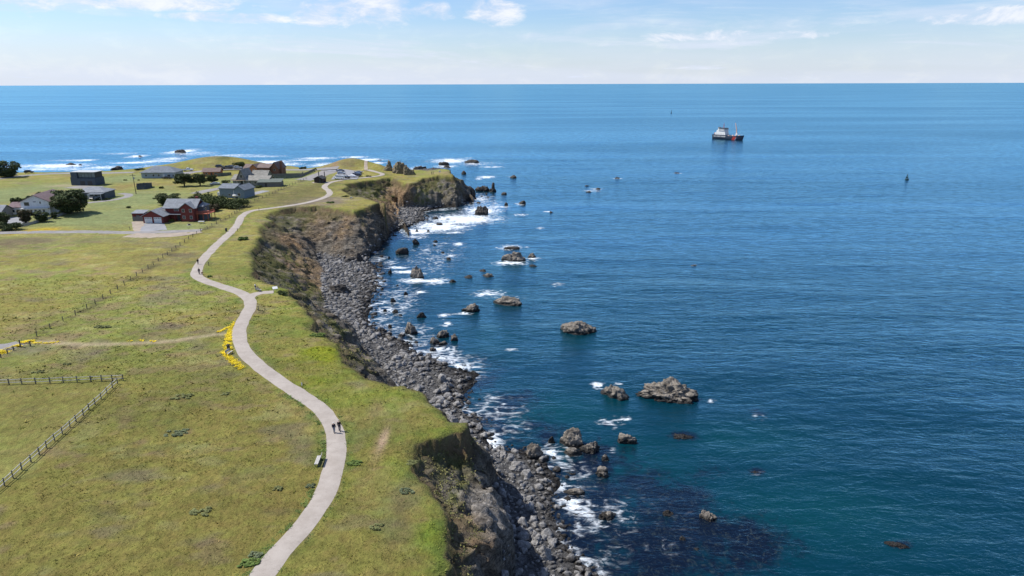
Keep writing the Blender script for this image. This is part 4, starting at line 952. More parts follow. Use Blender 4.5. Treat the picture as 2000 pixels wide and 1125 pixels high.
tree(138, 417, 78, 47, 'big spreading cypress hiding the right end of the white house', 1, mat2=ML_BR, n=9000, trunk=.12, depth=.9)
tree(16, 346, 54, 33, 'dark domed cypress at the left edge beside the far road', 2, n=5000, trunk=.05)
tree(360, 364, 44, 26, 'dark flat crowned cypress, leftmost of the row of three', 3, n=3500, trunk=.25, flat=2, tiers=4, group='row of three cypresses')
tree(391, 363, 34, 24, 'dark flat crowned cypress, middle of the row of three', 4, n=2800, trunk=.25, flat=2, tiers=4, group='row of three cypresses')
tree(414, 360, 26, 19, 'dark flat crowned cypress, rightmost of the row of three', 5, n=2200, trunk=.3, flat=2, tiers=4, group='row of three cypresses')
tree(330, 399, 56, 21, 'wide low cypress just behind the red house', 6, n=3500, trunk=.05)
tree(51, 435, 29, 27, 'round brownish cypress in front of the white house', 7, mat=ML_BR, mat2=ML_CY, n=3500, trunk=.1, tiers=6)
tree(82, 433, 32, 21, 'bushy dark cypress right of the round brownish one', 8, n=3000, trunk=.08, tiers=5)
tree(107, 427, 14, 14, 'small round dark conifer by the garden wall', 9, n=1200, trunk=.1, tiers=4)
tree(4, 443, 34, 30, 'tall dark bushy tree at the left edge of the picture', 10, mat2=ML_BR, n=3500, trunk=.1)
bush(20, 449, 48, 17, 'dark hedge bush at the left end of the garden wall', 11, ML_CY, 2500, clumps=11, size=.45)
bush(38, 399, 30, 16, 'dark bush, leftmost of three behind the white house', 12, ML_CY, 1600, group='bushes behind the white house', size=.5)
bush(60, 394, 20, 12, 'dark bush, middle of three behind the white house', 13, ML_CY, 1200, group='bushes behind the white house', size=.5)
bush(80, 388, 30, 15, 'dark bush, rightmost of three behind the white house', 14, ML_CY, 1600, group='bushes behind the white house', size=.5)
for (px, py, w_, h_, lab, sd) in ((395, 400, 50, 25, 'dense dark thicket, left end of the hedge above the red house', 21), (425, 405, 56, 25, 'dense dark thicket, middle of the hedge above the red house', 22), (460, 405, 66, 18, 'low dark thicket, right end of the hedge above the red house', 23), (415, 412, 30, 14, 'brown twiggy thicket at the foot of the long hedge', 24)):
    bush(px, py, w_, h_, lab, sd, ML_BR if 'brown' in lab else ML_SH, 5200, 'hedge above the red house', 'thicket', .9, 16, .5)
bush(210, 391, 9, 6, 'small round dark bush by the carport of the dark house', 25, n=500)
for (px, py, w_, h_, lab, sd, mt) in ((251, 406, 11, 4, 'lone dark bush on the lawn left of the red house', 30, ML_SH), (316, 368, 9, 5, 'clipped dark bush right of the black fence enclosure', 31, ML_SH), (244, 352.5, 9, 2.5, 'low bush on the far lawn', 32, ML_SH), (271, 352.4, 4, 2, 'tiny bush on the far lawn', 33, ML_SH),
        (348, 429, 12, 9, 'round dark shrub against the front of the red house', 34, ML_SH), (337, 432, 14, 6, 'yellow green shrub in front of the red house', 35, ML_YG), (357, 431, 9, 8, 'pale leafy shrub by the corner of the red house', 36, ML_LG),
        (482, 368, 22, 12, 'leafy yellow green garden shrub beside the blue house', 37, ML_YG), (503, 366.5, 20, 7, 'dark garden shrub by the timber fence', 38, ML_SH), (440, 358, 18, 8, 'dark shrub at the left end of the grey ranch house', 39, ML_SH),
        (203, 638, 36, 9, 'dark oval bush in the middle of the meadow', 40, ML_SH), (409, 541, 12, 3, 'green bush close to the bend of the path', 41, ML_GR), (475, 468, 20, 6, 'bright green patch of plants above the eroded slope', 42, ML_GR), (553, 575, 26, 9, 'blue green mound of plants below the viewpoint', 43, ML_SH), (355, 776, 38, 7, 'low olive bush in the lower meadow', 44, ML_SH),
        (345, 846, 46, 10, 'pale silvery bush in the lower meadow', 45, ML_LG), (392, 1000, 42, 14, 'grey green bush low in the meadow', 46, ML_SH), (543, 955, 18, 7, 'small dark green bush left of the path', 47, ML_SH), (441, 770, 18, 5, 'small dark bush near the path bend', 48, ML_SH), (500, 1085, 26, 16, 'white flowered bush at the edge of the near path', 49, ML_LG), (488, 1100, 40, 14, 'leafy green bush at the edge of the near path', 50, ML_GR),
        (606, 950, 18, 12, 'pale topped weeds at the left edge of the path', 51, ML_LG), (75, 727, 24, 5, 'dark bush above the rail fence', 52, ML_SH), (130, 712, 16, 5, 'grey green bush above the rail fence', 53, ML_SH), (620, 655, 30, 9, 'dark green mound at the top of the grassy slope', 54, ML_GR), (645, 396, 18, 3, 'green tuft beside the far path', 55, ML_GR), (675, 384, 14, 2.5, 'dark tuft near the far viewpoint', 56, ML_SH),
        (763, 347, 16, 4, 'dark bush on the neck of the promontory', 57, ML_SH), (720, 345, 14, 3, 'dark bush inside the path loop', 58, ML_SH), (673, 317, 10, 6, 'dark bush on the crest of the far knoll', 59, ML_SH), (592, 330, 14, 6, 'dark bush at the far cliff edge', 60, ML_SH), (616, 332, 6, 5, 'small bush at the end of the yard fence', 61, ML_SH), (466, 330, 30, 9, 'dark thicket on the right flank of the far knoll', 62, ML_SH), (272, 332, 22, 5, 'dark thicket on the far shore left of the blue house', 63, ML_SH), (735, 1030, 26, 10, 'grey bush on the bluff', 64, ML_SH), (795, 960, 30, 12, 'grey leafed scrub on the bluff', 65, ML_LG), (805, 905, 26, 10, 'grey scrub at the bluff edge', 66, ML_SH), (692, 905, 30, 10, 'green bush right of the path', 67, ML_GR)):
    if py > 600 and mt is ML_SH: mt = ML_MD
    n_ = int(np.clip(w_*h_*9, 260, 2600)); sz = 0.16 if py > 700 else (0.26 if py > 500 else 0.4)
    bush(px, py, w_, h_*(0.8 if py < 600 else 0.26), lab, sd, mt, n_, None, 'bush', 0.9 if py < 600 else 0.7, 9 if py < 600 else 24, sz, 'shrub', .62 if py < 600 else .85)
# rank weeds along the left edge of the near path, one strip
r = np.random.default_rng(77)
sel = PATH_W[(PATH_W[:, 1] < 105)]; tg = np.gradient(sel, axis=0); tg /= np.linalg.norm(tg, axis=1)[:, None]; nl = np.stack([-tg[:, 1], tg[:, 0]], 1)
def tufts(name, label, x, y, size, mat=None, cols=None, blades=5, seed=5, lift=0.0, spread=0.5, up=1.0, cat=None):
    r = np.random.default_rng(seed); n = len(x); z = terrain(x, y)[0]+lift
    N = n*blades; px_ = np.repeat(np.stack([x, y, z], 1), blades, 0); s = np.repeat(size, blades)*r.uniform(.6, 1.3, N)
    an = r.uniform(0, 6.283, N); out_ = np.stack([np.cos(an), np.sin(an), np.zeros(N)], 1)
    side = np.stack([-np.sin(an), np.cos(an), np.zeros(N)], 1)
    b0 = px_ + out_*(s*spread*0.25*r.random(N))[:, None]
    tip = b0 + out_*(s*spread*r.uniform(.3, 1, N))[:, None] + np.array([0, 0, 1.0])*(s*up*r.uniform(.5, 1, N))[:, None]
    w_ = (s*0.16)[:, None]
    V = np.stack([b0-side*w_-np.array([0, 0, .03]), b0+side*w_-np.array([0, 0, .03]), tip], 1).reshape(-1, 3)
    me = mesh_from(name, V, np.arange(3*N).reshape(-1, 3), mat, False)
    if cols is not None: vattr(me, 'ground_col', np.repeat(np.repeat(cols, blades, 0)*r.uniform(.75, 1.35, (N, 1)), 3, 0))
    else: vattr(me, 'tone', np.repeat(r.random(N), 3))
    o = tag(obj(name, me), label, cat, kind='stuff'); return o
m, t, out = new_mat('grass_blades')
b = t.add('ShaderNodeBsdfPrincipled'); t.put(b.inputs['Base Color'], t.attr('ground_col', 'Color')); b.inputs['Roughness'].default_value = 0.9; b.inputs['Specular IOR Level'].default_value = 0.1
t.l.new(b.outputs[0], out.inputs[0]); M_BLADE = m
def sample_cols(x, y):
    ix = np.clip(np.searchsorted(gx, x), 0, len(gx)-1); iy = np.clip(np.searchsorted(gy, y), 0, len(gy)-1)
    return col[iy, ix], DP[iy, ix], DT[iy, ix]
r = np.random.default_rng(41)
gxs, gys = [], []
for y0, y1, xr, dens in ((52, 85, 62, 6.0), (85, 125, 88, 3.2), (125, 175, 130, 1.2)):
    n_ = int((y1-y0)*(xr+8)*dens); gxs.append(r.uniform(-xr, 8, n_)); gys.append(r.uniform(y0, y1, n_))
gxs, gys = np.concatenate(gxs), np.concatenate(gys)
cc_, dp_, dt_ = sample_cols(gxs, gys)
cl_n = fbm(gxs/2.4, gys/1.8, oct=3)
lawnmask = inside(gxs, gys, [P(-400, 752), P(238, 744), P(0, 957), P(-330, 1250)])
dtr = seg_dist(gxs, gys, TRACK)
ok = (dtr > 1.1) & (dp_ > 1.75) & (dt_ > -0.5) & (cl_n > -0.25+0.5*r.random(len(gxs))-0.35) & ~lawnmask
gxs, gys, cc_ = gxs[ok], gys[ok], cc_[ok]
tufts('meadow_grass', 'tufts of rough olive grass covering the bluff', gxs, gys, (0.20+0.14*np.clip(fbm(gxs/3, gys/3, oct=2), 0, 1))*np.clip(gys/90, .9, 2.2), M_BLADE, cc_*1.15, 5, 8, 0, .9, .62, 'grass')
# taller dry seed heads in drifts
n_ = 9000; hx, hy = r.uniform(-120, 5, n_), r.uniform(54, 190, n_)
hc, hp, ht = sample_cols(hx, hy); dr = fbm(hx/7+60, hy/4.5, oct=3)
ok = (seg_dist(hx, hy, TRACK) > 1.3) & (hy < 150) & (hp > 1.9) & (ht > 0.5) & (dr > 0.12+0.3*r.random(n_)) & (hx > -hy*0.85)
hx, hy, hc = hx[ok], hy[ok], hc[ok]
tint = np.where((r.random(len(hx)) < .55)[:, None], np.array((1.5, 1.35, 1.5)), np.array((.8, .9, .75)))
tufts('seed_grass', 'drifts of taller dry seed heads standing in the meadow', hx, hy, r.uniform(.3, .6, len(hx))*np.clip(hy/90, .9, 1.6), M_BLADE, np.clip(hc*tint, 0, .5), 6, 18, 0, .9, .5, 'grass')
# scrub hanging on the slopes
cand = np.flatnonzero((CLIFF.ravel() > 0.05) & (grassy.ravel() > 0.4) & (GY.ravel() < 385))
cand = r.choice(cand, min(len(cand), 26000), replace=True, p=None)
vx, vy, vz = X3.ravel()[cand]+r.uniform(-.3, .3, len(cand)), Y3.ravel()[cand]+r.uniform(-.3, .3, len(cand)), Z3.ravel()[cand]
V, F, tn = leaves(r, np.stack([vx, vy, vz+.05], 1), np.full((len(cand), 3), .40)*np.clip(vy/160, .6, 1.4)[:, None], 36000, .22, .2, .2)
me = mesh_from('slope_scrub', V, F, M_BLADE, False)
kc = np.clip(col.reshape(-1, 3)[cand]*1.25, .02, .4); near_i = np.random.default_rng(3)
r2 = np.random.default_rng(41); 
vattr(me, 'ground_col', np.repeat((np.array((.11, .115, .045))*(0.6+tn.reshape(-1, 3)[:, :1]*1.5) + np.array((.06, .035, .015))*near_i.random((len(F), 1))), 3, 0))
tag(obj('slope_scrub', me), 'low green and brown scrub clinging to the eroded slopes', 'scrub', kind='stuff')
# weeds by the path
i_ = r.integers(0, len(sel), 1500); o_ = 1.45+np.abs(r.normal(0, .35, 1500)); side_ = np.where(r.random(1500) < .8, 1, -1)
wp = sel[i_] + tg[i_]*r.uniform(-.7, .7, (1500, 1)) + nl[i_]*(o_*side_)[:, None]
kp = fbm(wp[:, 0]/2.5, wp[:, 1]/2.5, oct=2) > 0.02
wp = wp[kp]
tufts('path_weeds', 'dark green weeds crowding the edges of the near path', wp[:, 0], wp[:, 1], r.uniform(.15, .4, len(wp)), ML_GR, None, 6, 9, 0, 1.0, .45, 'weeds')
def flower_strip(name, label, pts, wpx, n, seed):
    r = np.random.default_rng(seed); ln = spline([P(*p) for p in pts], .6); tg = np.gradient(ln, axis=0); tg /= np.linalg.norm(tg, axis=1)[:, None]; nr = np.stack([-tg[:, 1], tg[:, 0]], 1)
    i = r.integers(0, len(ln), n); w_ = wpx*mpp(*pts[len(pts)//2])*0.5
    p = ln[i] + nr[i]*(r.normal(0, .5, n)*w_)[:, None] + r.normal(0, .15, (n, 2))
    keep = fbm(p[:, 0]/1.2, p[:, 1]/1.2, oct=2) > -0.18
    keep &= np.minimum(seg_dist(p[:, 0], p[:, 1], PATH_C), 99) > 1.6
    p = p[keep]
    tufts(name, label, p[:, 0], p[:, 1], r.uniform(.2, .4, len(p)), ML_YL, None, 7, seed, 0.02, 1.2, .35, 'flowers')
flower_strip('yellow_flowers', 'dense strip of yellow flowers along the bend of the path', ((468, 624), (459, 634), (452, 645), (447, 660), (445, 675), (446, 690)), 11, 2300, 5)
flower_strip('yellow_flowers', 'yellow flowers below the bench beside the path', ((438, 688), (446, 697), (458, 708), (470, 720)), 11, 900, 6)
flower_strip('yellow_flowers', 'thin line of yellow flowers above the grassy track', ((428, 648), (440, 643), (452, 637)), 5, 300, 7)
flower_strip('yellow_flowers', 'broad bed of yellow flowers below the asphalt lane', ((-20, 692), (5, 687), (20, 681), (36, 676)), 16, 2400, 8)
flower_strip('yellow_flowers', 'yellow flowers around the lane gate', ((40, 668), (50, 667), (62, 666)), 8, 700, 9)
flower_strip('yellow_flowers', 'scattered yellow flowers along the grassy track', ((64, 669), (90, 669), (112, 667)), 4, 120, 10)
flower_strip('yellow_flowers', 'small yellow flower patch halfway along the grassy track', ((250, 665), (275, 664), (300, 666)), 3, 80, 11)
# ---------------------------------------------------------------- buildings
def boxv(x0, x1, y0, y1, z0, z1):
    V = np.array([(x, y, z) for z in (z0, z1) for y in (y0, y1) for x in (x0, x1)], float)
    return V, [[0, 2, 3, 1], [4, 5, 7, 6], [0, 1, 5, 4], [2, 6, 7, 3], [0, 4, 6, 2], [1, 3, 7, 5]]
def box(name, parent, mat, *b):
    return obj(name, mesh_from(name, *boxv(*b), mat), parent)
def boxes(name, parent, mat, lst):
    return obj(name, mesh_from(name, *merge([boxv(*b) for b in lst]), mat), parent)
def siding(name, color, step=0.22, vertical=False, var=0.1):
    if name in MATS: return MATS[name]
    m, t, out = new_mat(name)
    tcx = t.add('ShaderNodeTexCoord').outputs['Object']; sp = t.add('ShaderNodeSeparateXYZ'); t.put(sp.inputs[0], tcx)
    q = t.math('ADD', sp.outputs[0], sp.outputs[1]) if vertical else sp.outputs[2]
    fr = t.math('FRACT', t.math('MULTIPLY', q, 1.0/step))
    g = t.step(fr, 0.0, 0.12, 0.72, 1.0)
    n = t.step(t.noise(tcx, 1.2, 5.0, .65), .3, .7, 1-var, 1+var)
    c = t.vmath('SCALE', color, s=t.math('MULTIPLY', g, n))
    b = t.add('ShaderNodeBsdfPrincipled'); t.put(b.inputs['Base Color'], c); b.inputs['Roughness'].default_value = .8; b.inputs['Specular IOR Level'].default_value = .2
    t.put(b.inputs['Normal'], t.bump(fr, .5, .03)); t.l.new(b.outputs[0], out.inputs[0]); return m
def shingle(name, color):
    if name in MATS: return MATS[name]
    m, t, out = new_mat(name)
    tcx = t.add('ShaderNodeTexCoord').outputs['Object']
    br = t.add('ShaderNodeTexBrick'); t.put(br.inputs['Vector'], t.scaled(tcx, 1, 1, 0)); br.inputs['Scale'].default_value = 2.2
    br.inputs['Color1'].default_value = (.85, .85, .85, 1); br.inputs['Color2'].default_value = (1.12, 1.12, 1.12, 1); br.inputs['Mortar'].default_value = (.7, .7, .7, 1); br.inputs['Mortar Size'].default_value = .01
    n = t.step(t.noise(tcx, .8, 6.0, .65), .3, .7, .82, 1.18)
    c = t.mix(1.0, t.vmath('SCALE', color, s=n), br.outputs[0], 'MULTIPLY')
    b = t.add('ShaderNodeBsdfPrincipled'); t.put(b.inputs['Base Color'], c); b.inputs['Roughness'].default_value = .9; b.inputs['Specular IOR Level'].default_value = .2
    t.l.new(b.outputs[0], out.inputs[0]); return m
m, t, out = new_mat('window_glass')
b = t.add('ShaderNodeBsdfPrincipled'); b.inputs['Base Color'].default_value = (.035, .045, .055, 1); b.inputs['Roughness'].default_value = .08; b.inputs['Specular IOR Level'].default_value = .7
tcx = t.add('ShaderNodeTexCoord').outputs['Object']; t.put(b.inputs['Normal'], t.bump(t.noise(tcx, 1.5, 2.0), .15, .05)); t.l.new(b.outputs[0], out.inputs[0]); M_GLASS = m
M_WHITE = plain('white_paint', (.62, .62, .60), .6); M_TRIM = plain('dark_trim', (.05, .05, .05), .7); M_CONC = plain('concrete', (.32, .31, .29), .9, .15)
M_RED = siding('red_siding', (.175, .046, .040)); M_WSID = siding('white_siding', (.70, .70, .70)); M_BLUE = siding('slate_blue_siding', (.175, .225, .265)); M_PALE = siding('pale_blue_siding', (.34, .39, .42)); M_ORANGE = siding('orange_cedar', (.36, .15, .065), .3, True); M_BROWN = siding('brown_shingle_wall', (.21, .10, .065), .25)
M_TAUPE = siding('taupe_siding', (.24, .235, .215)); M_BLACK = siding('charcoal_siding', (.075, .092, .115), .35, True); M_WOOD = siding('weathered_boards', (.16, .155, .145), .18, True); M_REDWOOD = plain('redwood', (.34, .10, .06), .75); M_DKW = siding('dark_siding', (.095, .108, .125), .25)
M_RGREY = shingle('grey_shingles', (.22, .235, .255)); M_RBROWN = shingle('brown_shingles', (.19, .145, .13)); M_RTAUPE = shingle('taupe_shingles', (.25, .24, .215)); M_RSLATE = shingle('slate_shingles', (.165, .185, .21)); M_RMAROON = shingle('plum_shingles', (.17, .125, .13)); M_RTAN = shingle('tan_shingles', (.24, .185, .135)); M_RGREEN = shingle('mossy_roof', (.125, .145, .13))
def window(parent, mat, x, y, z, w_, h_, face='-y', pane=M_GLASS, name='window', fm=M_WHITE):
    """window with frame and pane on a wall plane; face tells which way it looks"""
    s = {'-y': ((x-w_/2, x+w_/2, y-.05, y+.02), (x-w_/2+.07, x+w_/2-.07, y-.062, y-.03)), '+x': ((y-.02, y+.05, x-w_/2, x+w_/2), (y+.03, y+.062, x-w_/2+.07, x+w_/2-.07)), '-x': ((y-.05, y+.02, x-w_/2, x+w_/2), (y-.062, y-.03, x-w_/2+.07, x+w_/2-.07))}[face]
    f = box(name, parent, fm, *s[0], z, z+h_); box('pane', f, pane, *s[1], z+.07, z+h_-.07); return f
def gwall(parent, mat, x0, x1, y0, y1, z0, ze, zr, axis='x', name='wall'):
    """house body with gable triangles; ridge runs along axis"""
    if axis == 'x':
        ym = (y0+y1)/2; prof = [(y0, z0), (y1, z0), (y1, ze), (ym, zr), (y0, ze)]
        V = [(x, p, q) for x in (x0, x1) for p, q in prof]
    else:
        xm = (x0+x1)/2; prof = [(x0, z0), (x1, z0), (x1, ze), (xm, zr), (x0, ze)]
        V = [(p, y, q) for y in (y0, y1) for p, q in prof]
    F = [[0, 1, 2, 3, 4], [9, 8, 7, 6, 5]] + [[i, i+5, (i+1) % 5+5, (i+1) % 5] for i in range(5)]
    return obj(name, mesh_from(name, np.array(V), F, mat), parent)
def groof(parent, mat, x0, x1, y0, y1, ze, zr, axis='x', over=.5, th=.18, name='roof'):
    """two roof slopes with overhang and thickness"""
    P_ = []
    if axis == 'x':
        ym = (y0+y1)/2; k = (zr-ze)/(ym-y0); a, b_ = x0-over, x1+over; ea = y0-over; eb = y1+over; zo = ze-over*k
        prof = [(ea, zo), (ym, zr), (eb, zo), (eb, zo+th), (ym, zr+th*1.15), (ea, zo+th)]
        V = [(x, p, q+.03) for x in (a, b_) for p, q in prof]
    else:
        xm = (x0+x1)/2; k = (zr-ze)/(xm-x0); a, b_ = y0-over, y1+over; ea = x0-over; eb = x1+over; zo = ze-over*k
        prof = [(ea, zo), (xm, zr), (eb, zo), (eb, zo+th), (xm, zr+th*1.15), (ea, zo+th)]
        V = [(p, y, q+.03) for y in (a, b_) for p, q in prof]
    F = [[0, 5, 4, 1], [1, 4, 3, 2], [6, 7, 10, 11], [7, 8, 9, 10]] + [[i, (i+1) % 6, (i+1) % 6+6, i+6] for i in range(6)]
    return obj(name, mesh_from(name, np.array(V), F, mat), parent)
def hroof(parent, mat, x0, x1, y0, y1, ze, zr, over=.5, inset=None, name='roof'):
    """hip roof"""
    a, b_, c, d_ = x0-over, x1+over, y0-over, y1+over; ins = inset if inset is not None else (d_-c)/2; ym = (c+d_)/2
    V = [(a, c, ze), (b_, c, ze), (b_, d_, ze), (a, d_, ze), (a, c, ze+.16), (b_, c, ze+.16), (b_, d_, ze+.16), (a, d_, ze+.16), (a+ins, ym, zr), (b_-ins, ym, zr)]
    F = [[3, 2, 1, 0], [0, 1, 5, 4], [1, 2, 6, 5], [2, 3, 7, 6], [3, 0, 4, 7], [4, 5, 9, 8], [5, 6, 9], [6, 7, 8, 9], [7, 4, 8]]
    return obj(name, mesh_from(name, np.array(V), F, mat), parent)
def door(parent, mat, x, y, w_, h_, name='door', face='-y', knob=True):
    if face == '-y': d_ = box(name, parent, mat, x-w_/2, x+w_/2, y-.05, y+.02, 0.02, h_)
    else: d_ = box(name, parent, mat, y-.02, y+.05, x-w_/2, x+w_/2, 0.02, h_)
    if knob and face == '-y': box('handle', d_, M_TRIM, x+w_*.36, x+w_*.42, y-.10, y-.048, 1.0, 1.1)
    return d_

# red house with garage and deck
g = GP(300, 436); hs = thing('red_house', 'dark red two storey house with grey roof, twin white garage doors and raised deck', 'house', tuple(g), R_(-2))
gwall(hs, M_RED, -3.7, 3.7, 0, 7.0, -.3, 2.7, 4.6, 'y'); groof(hs, M_RGREY, -3.7, 3.7, 0, 7.0, 2.7, 4.6, 'y', .7)
for x in (-1.75, 1.75):
    gd = box('garage_door', hs, M_WHITE, x-1.4, x+1.4, -.06, .02, 0.02, 2.2)
    for k in range(4): box('pane', gd, M_GLASS, x-1.2+k*.65, x-.75+k*.65, -.075, -.05, 1.75, 2.0)
MX0, MX1, MY0, MY1 = 2.2, 13.6, 5.2, 12.2
gwall(hs, M_RED, MX0, MX1, MY0, MY1, -.3, 5.0, 7.4, 'x'); groof(hs, M_RGREY, MX0, MX1, MY0, MY1, 5.0, 7.4, 'x', .7)
gwall(hs, M_RED, 8.6, 13.5, 3.7, 7.5, -.3, 5.0, 6.7, 'y'); groof(hs, M_RGREY, 8.6, 13.5, 3.7, 8.2, 5.0, 6.72, 'y', .55)
for x, z in ((9.7, 3.4), (12.4, 3.4), (9.7, .9), (12.4, .9)): window(hs, None, x, 3.7, z, 1.0, 1.2)
window(hs, None, 6.4, MY0, 3.6, 1.8, .8)
box('porch_roof', hs, M_RGREY, 3.8, 8.58, 3.6, 5.19, 2.45, 2.6); box('porch_post', hs, M_RED, 6.0, 6.15, 3.7, 3.85, -.1, 2.45); door(hs, M_TRIM, 6.9, MY0, 1.0, 2.1)
box('chimney', hs, M_RED, 12.0, 12.9, 9.2, 10.0, 6.0, 8.3)
box('rear_wing', hs, M_DKW, 13.62, 15.6, 7.0, 12.0, -.3, 4.9); hroof(hs, M_RGREY, 13.9, 15.6, 7.0, 12.0, 4.92, 6.2, .3, 0.9)
window(hs, None, 9.0, 15.6, 2.9, 1.2, 1.4, '+x')
dk = boxes('deck', hs, M_REDWOOD, [(13.62, 18.4, 4.6, 10.5, 2.5, 2.68)] )
for x, y in ((14.2, 4.8), (16.4, 4.8), (18.2, 4.8), (18.2, 7.6), (18.2, 10.3)):
    box('deck_post', hs, M_REDWOOD, x-.09, x+.09, y-.09, y+.09, -.3, 2.49)
    box('rail_post', dk, M_REDWOOD, x-.05, x+.05, y-.05, y+.05, 2.69, 3.65)
for z in (2.95, 3.25, 3.55):
    box('rail', dk, M_REDWOOD, 13.7, 18.26, 4.71, 4.77, z, z+.10); box('rail', dk, M_REDWOOD, 18.27, 18.33, 4.8, 10.35, z, z+.10)
tb = thing('patio_table', 'red patio table on the deck of the red house', 'table', tuple(Vector(g)+Matrix.Rotation(R_(-2), 3, 'Z')@Vector((16.6, 7.2, 2.68))))
M_PATIO = plain('patio_red', (.5, .2, .14), .6)
box('tabletop', tb, M_PATIO, -.9, .9, -.5, .5, .70, .76)
for x in (-.8, .75):
    for y in (-.42, .37): box('leg', tb, M_PATIO, x, x+.06, y, y+.06, 0, .70)
# shed beside the garage
g = GP(269, 431); sh_ = thing('garden_shed', 'small dark red shed behind a board fence left of the red garage', 'shed', tuple(g), R_(-2))
box('wall', sh_, M_RED, -2.2, 2.2, .6, 4.2, -.2, 2.5)
V, F = boxv(-2.5, 2.5, .3, 4.6, 0, .14); V[:, 2] += 2.56+(V[:, 1]-.3)*.14; obj('roof', mesh_from('roof', V, F, M_RGREY), sh_)
door(sh_, M_WOOD, 0, .6, 1.2, 2.0)
def board_fence(name, label, pts, h, mat, step=1.6, cat='fence', group=None, th=.05, bw=.38):
    """fence of upright boards between posts, boards and posts single parts while they show"""
    W = [GP(*p) for p in pts]; root = thing(name, label, cat, tuple(W[0]), 0, group); o = W[0]
    bm_ = {}
    for a, b_ in zip(W[:-1], W[1:]):
        L = np.hypot(*(b_-a)[:2]); n = max(1, int(round(L/step))); an = math.atan2(b_[1]-a[1], b_[0]-a[0]); seg = L/n
        key = round(seg, 3)
        if key not in bm_:
            bm_[key] = (mesh_from('panel', *merge([boxv(.06+(seg-.12)*q/4, .06+(seg-.12)*(q+1)/4-.025, -th/2, th/2, .05, h-.03*(q % 2)) for q in range(4)]), mat), mesh_from('post', *boxv(-.06, .06, -.06, .06, -.3, h+.1), mat))
        for k in range(n):
            p = a+(b_-a)*k/n-o
            c = obj('post', bm_[key][1], root, tuple(p), an); c = obj('panel', bm_[key][0], root, tuple(p), an)
        if b_ is W[-1]: obj('post', bm_[key][1], root, tuple(b_-o), an)
    return root
board_fence('board_fence', 'weathered board fence in front of the red shed', ((260, 432), (281, 432.5)), 1.7, M_WOOD)
# white house
g = GP(62, 420); hs = thing('white_house', 'white two storey house with plum roof behind cypress trees', 'house', tuple(g), R_(8))
gwall(hs, M_WSID, -3.2, 7.0, 0, 15.0, -.5, 5.2, 7.6, 'y'); groof(hs, M_RMAROON, -3.2, 7.0, 0, 15.0, 5.2, 7.6, 'y', .55)
window(hs, None, -1.0, 0, 3.6, 1.9, 1.5); window(hs, None, 3.9, 0, 4.3, .6, .9); box('vent', hs, M_TRIM, 1.4, 2.4, -.04, .02, 5.0, 5.25)
box('belly_band', hs, M_WHITE, -3.25, 7.05, -.09, .0, 2.75, 2.95); box('balcony', hs, M_WHITE, -3.2, 7.0, -1.2, -.095, 2.55, 2.72)
for k in range(4): window(hs, None, .2+k*1.5, 0, .9, .9, 1.2)
gwall(hs, M_WSID, -8.6, -3.22, 1.5, 9.5, -.5, 2.9, 4.2, 'x', 'wing_wall'); groof(hs, M_RMAROON, -8.6, -3.4, 1.5, 9.5, 2.9, 4.2, 'x', .4)
box('conservatory', hs, M_WHITE, -12.0, -8.65, 2.5, 8.5, -.5, 2.6); 
for k in range(3): window(hs, None, -11.4+k*1.15, 2.5, .8, .95, 1.3)
door(hs, plain('green_door', (.03, .16, .13)), -5.2, 1.5, 1.2, 2.1); window(hs, None, -7.2, 1.5, .9, 1.4, 1.2)
# dark house with carport
g = GP(178, 390); hs = thing('dark_house', 'low dark grey house with hip roof and carport behind the cypress', 'house', tuple(g), R_(3))
box('wall', hs, M_DKW, -7.5, 5.6, 1.0, 10, -.3, 2.9); hroof(hs, M_RGREY, -7.5, 5.6, 1.0, 10, 2.92, 5.0, .5)
box('carport_roof', hs, M_RSLATE, -.2, 5.9, -2.6, .48, 2.6, 2.78)
for x in (0, 2.8, 5.6): box('carport_post', hs, M_WHITE, x-.08, x+.08, -2.4, -2.24, -.1, 2.59)
window(hs, None, -4.0, 1.0, .9, 1.6, 1.3); door(hs, M_WHITE, -1.4, 1.0, 1.0, 2.1); box('low_wing', hs, M_TAUPE, -7.0, -2.6, -1.4, .98, -.3, 1.9)
# black modern house
g = GP(168, 362); hs = thing('black_house', 'black boxy two storey modern house with glazed upper floor', 'house', tuple(g), R_(-4)); hs.scale = (.82, .82, .9)
box('wall', hs, M_BLACK, -4.6, 6.6, -.5, 8.5, -.3, 3.9); box('upper_storey', hs, M_BLACK, -6.6, 6.4, .6, 8.2, 3.92, 4.2)
M_TINT = plain('tinted_glazing', (.16, .19, .20), .25, .25, .6)
box('tower', hs, M_BLACK, -8.6, -4.62, -.2, 6.5, -.3, 7.2)
for k in range(5): f = box('glazing', hs, M_TRIM, -4.5+k*2.15, -2.42+k*2.15, .8, 7.8, 4.21, 7.0); box('pane', f, M_TINT, -4.42+k*2.15, -2.5+k*2.15, .77, .81, 4.35, 6.9)
box('roof', hs, plain('pale_membrane', (.42, .44, .45), .6), -8.9, 6.9, -.4, 8.8, 7.2, 7.42); box('entrance_box', hs, M_BLACK, -9.6, -8.62, .4, 4, -.3, 4.4)
for x in (-1.5, 3.2): box('garage_door', hs, M_TRIM, x-1.5, x+1.5, -.56, -.48, 0.02, 2.4)
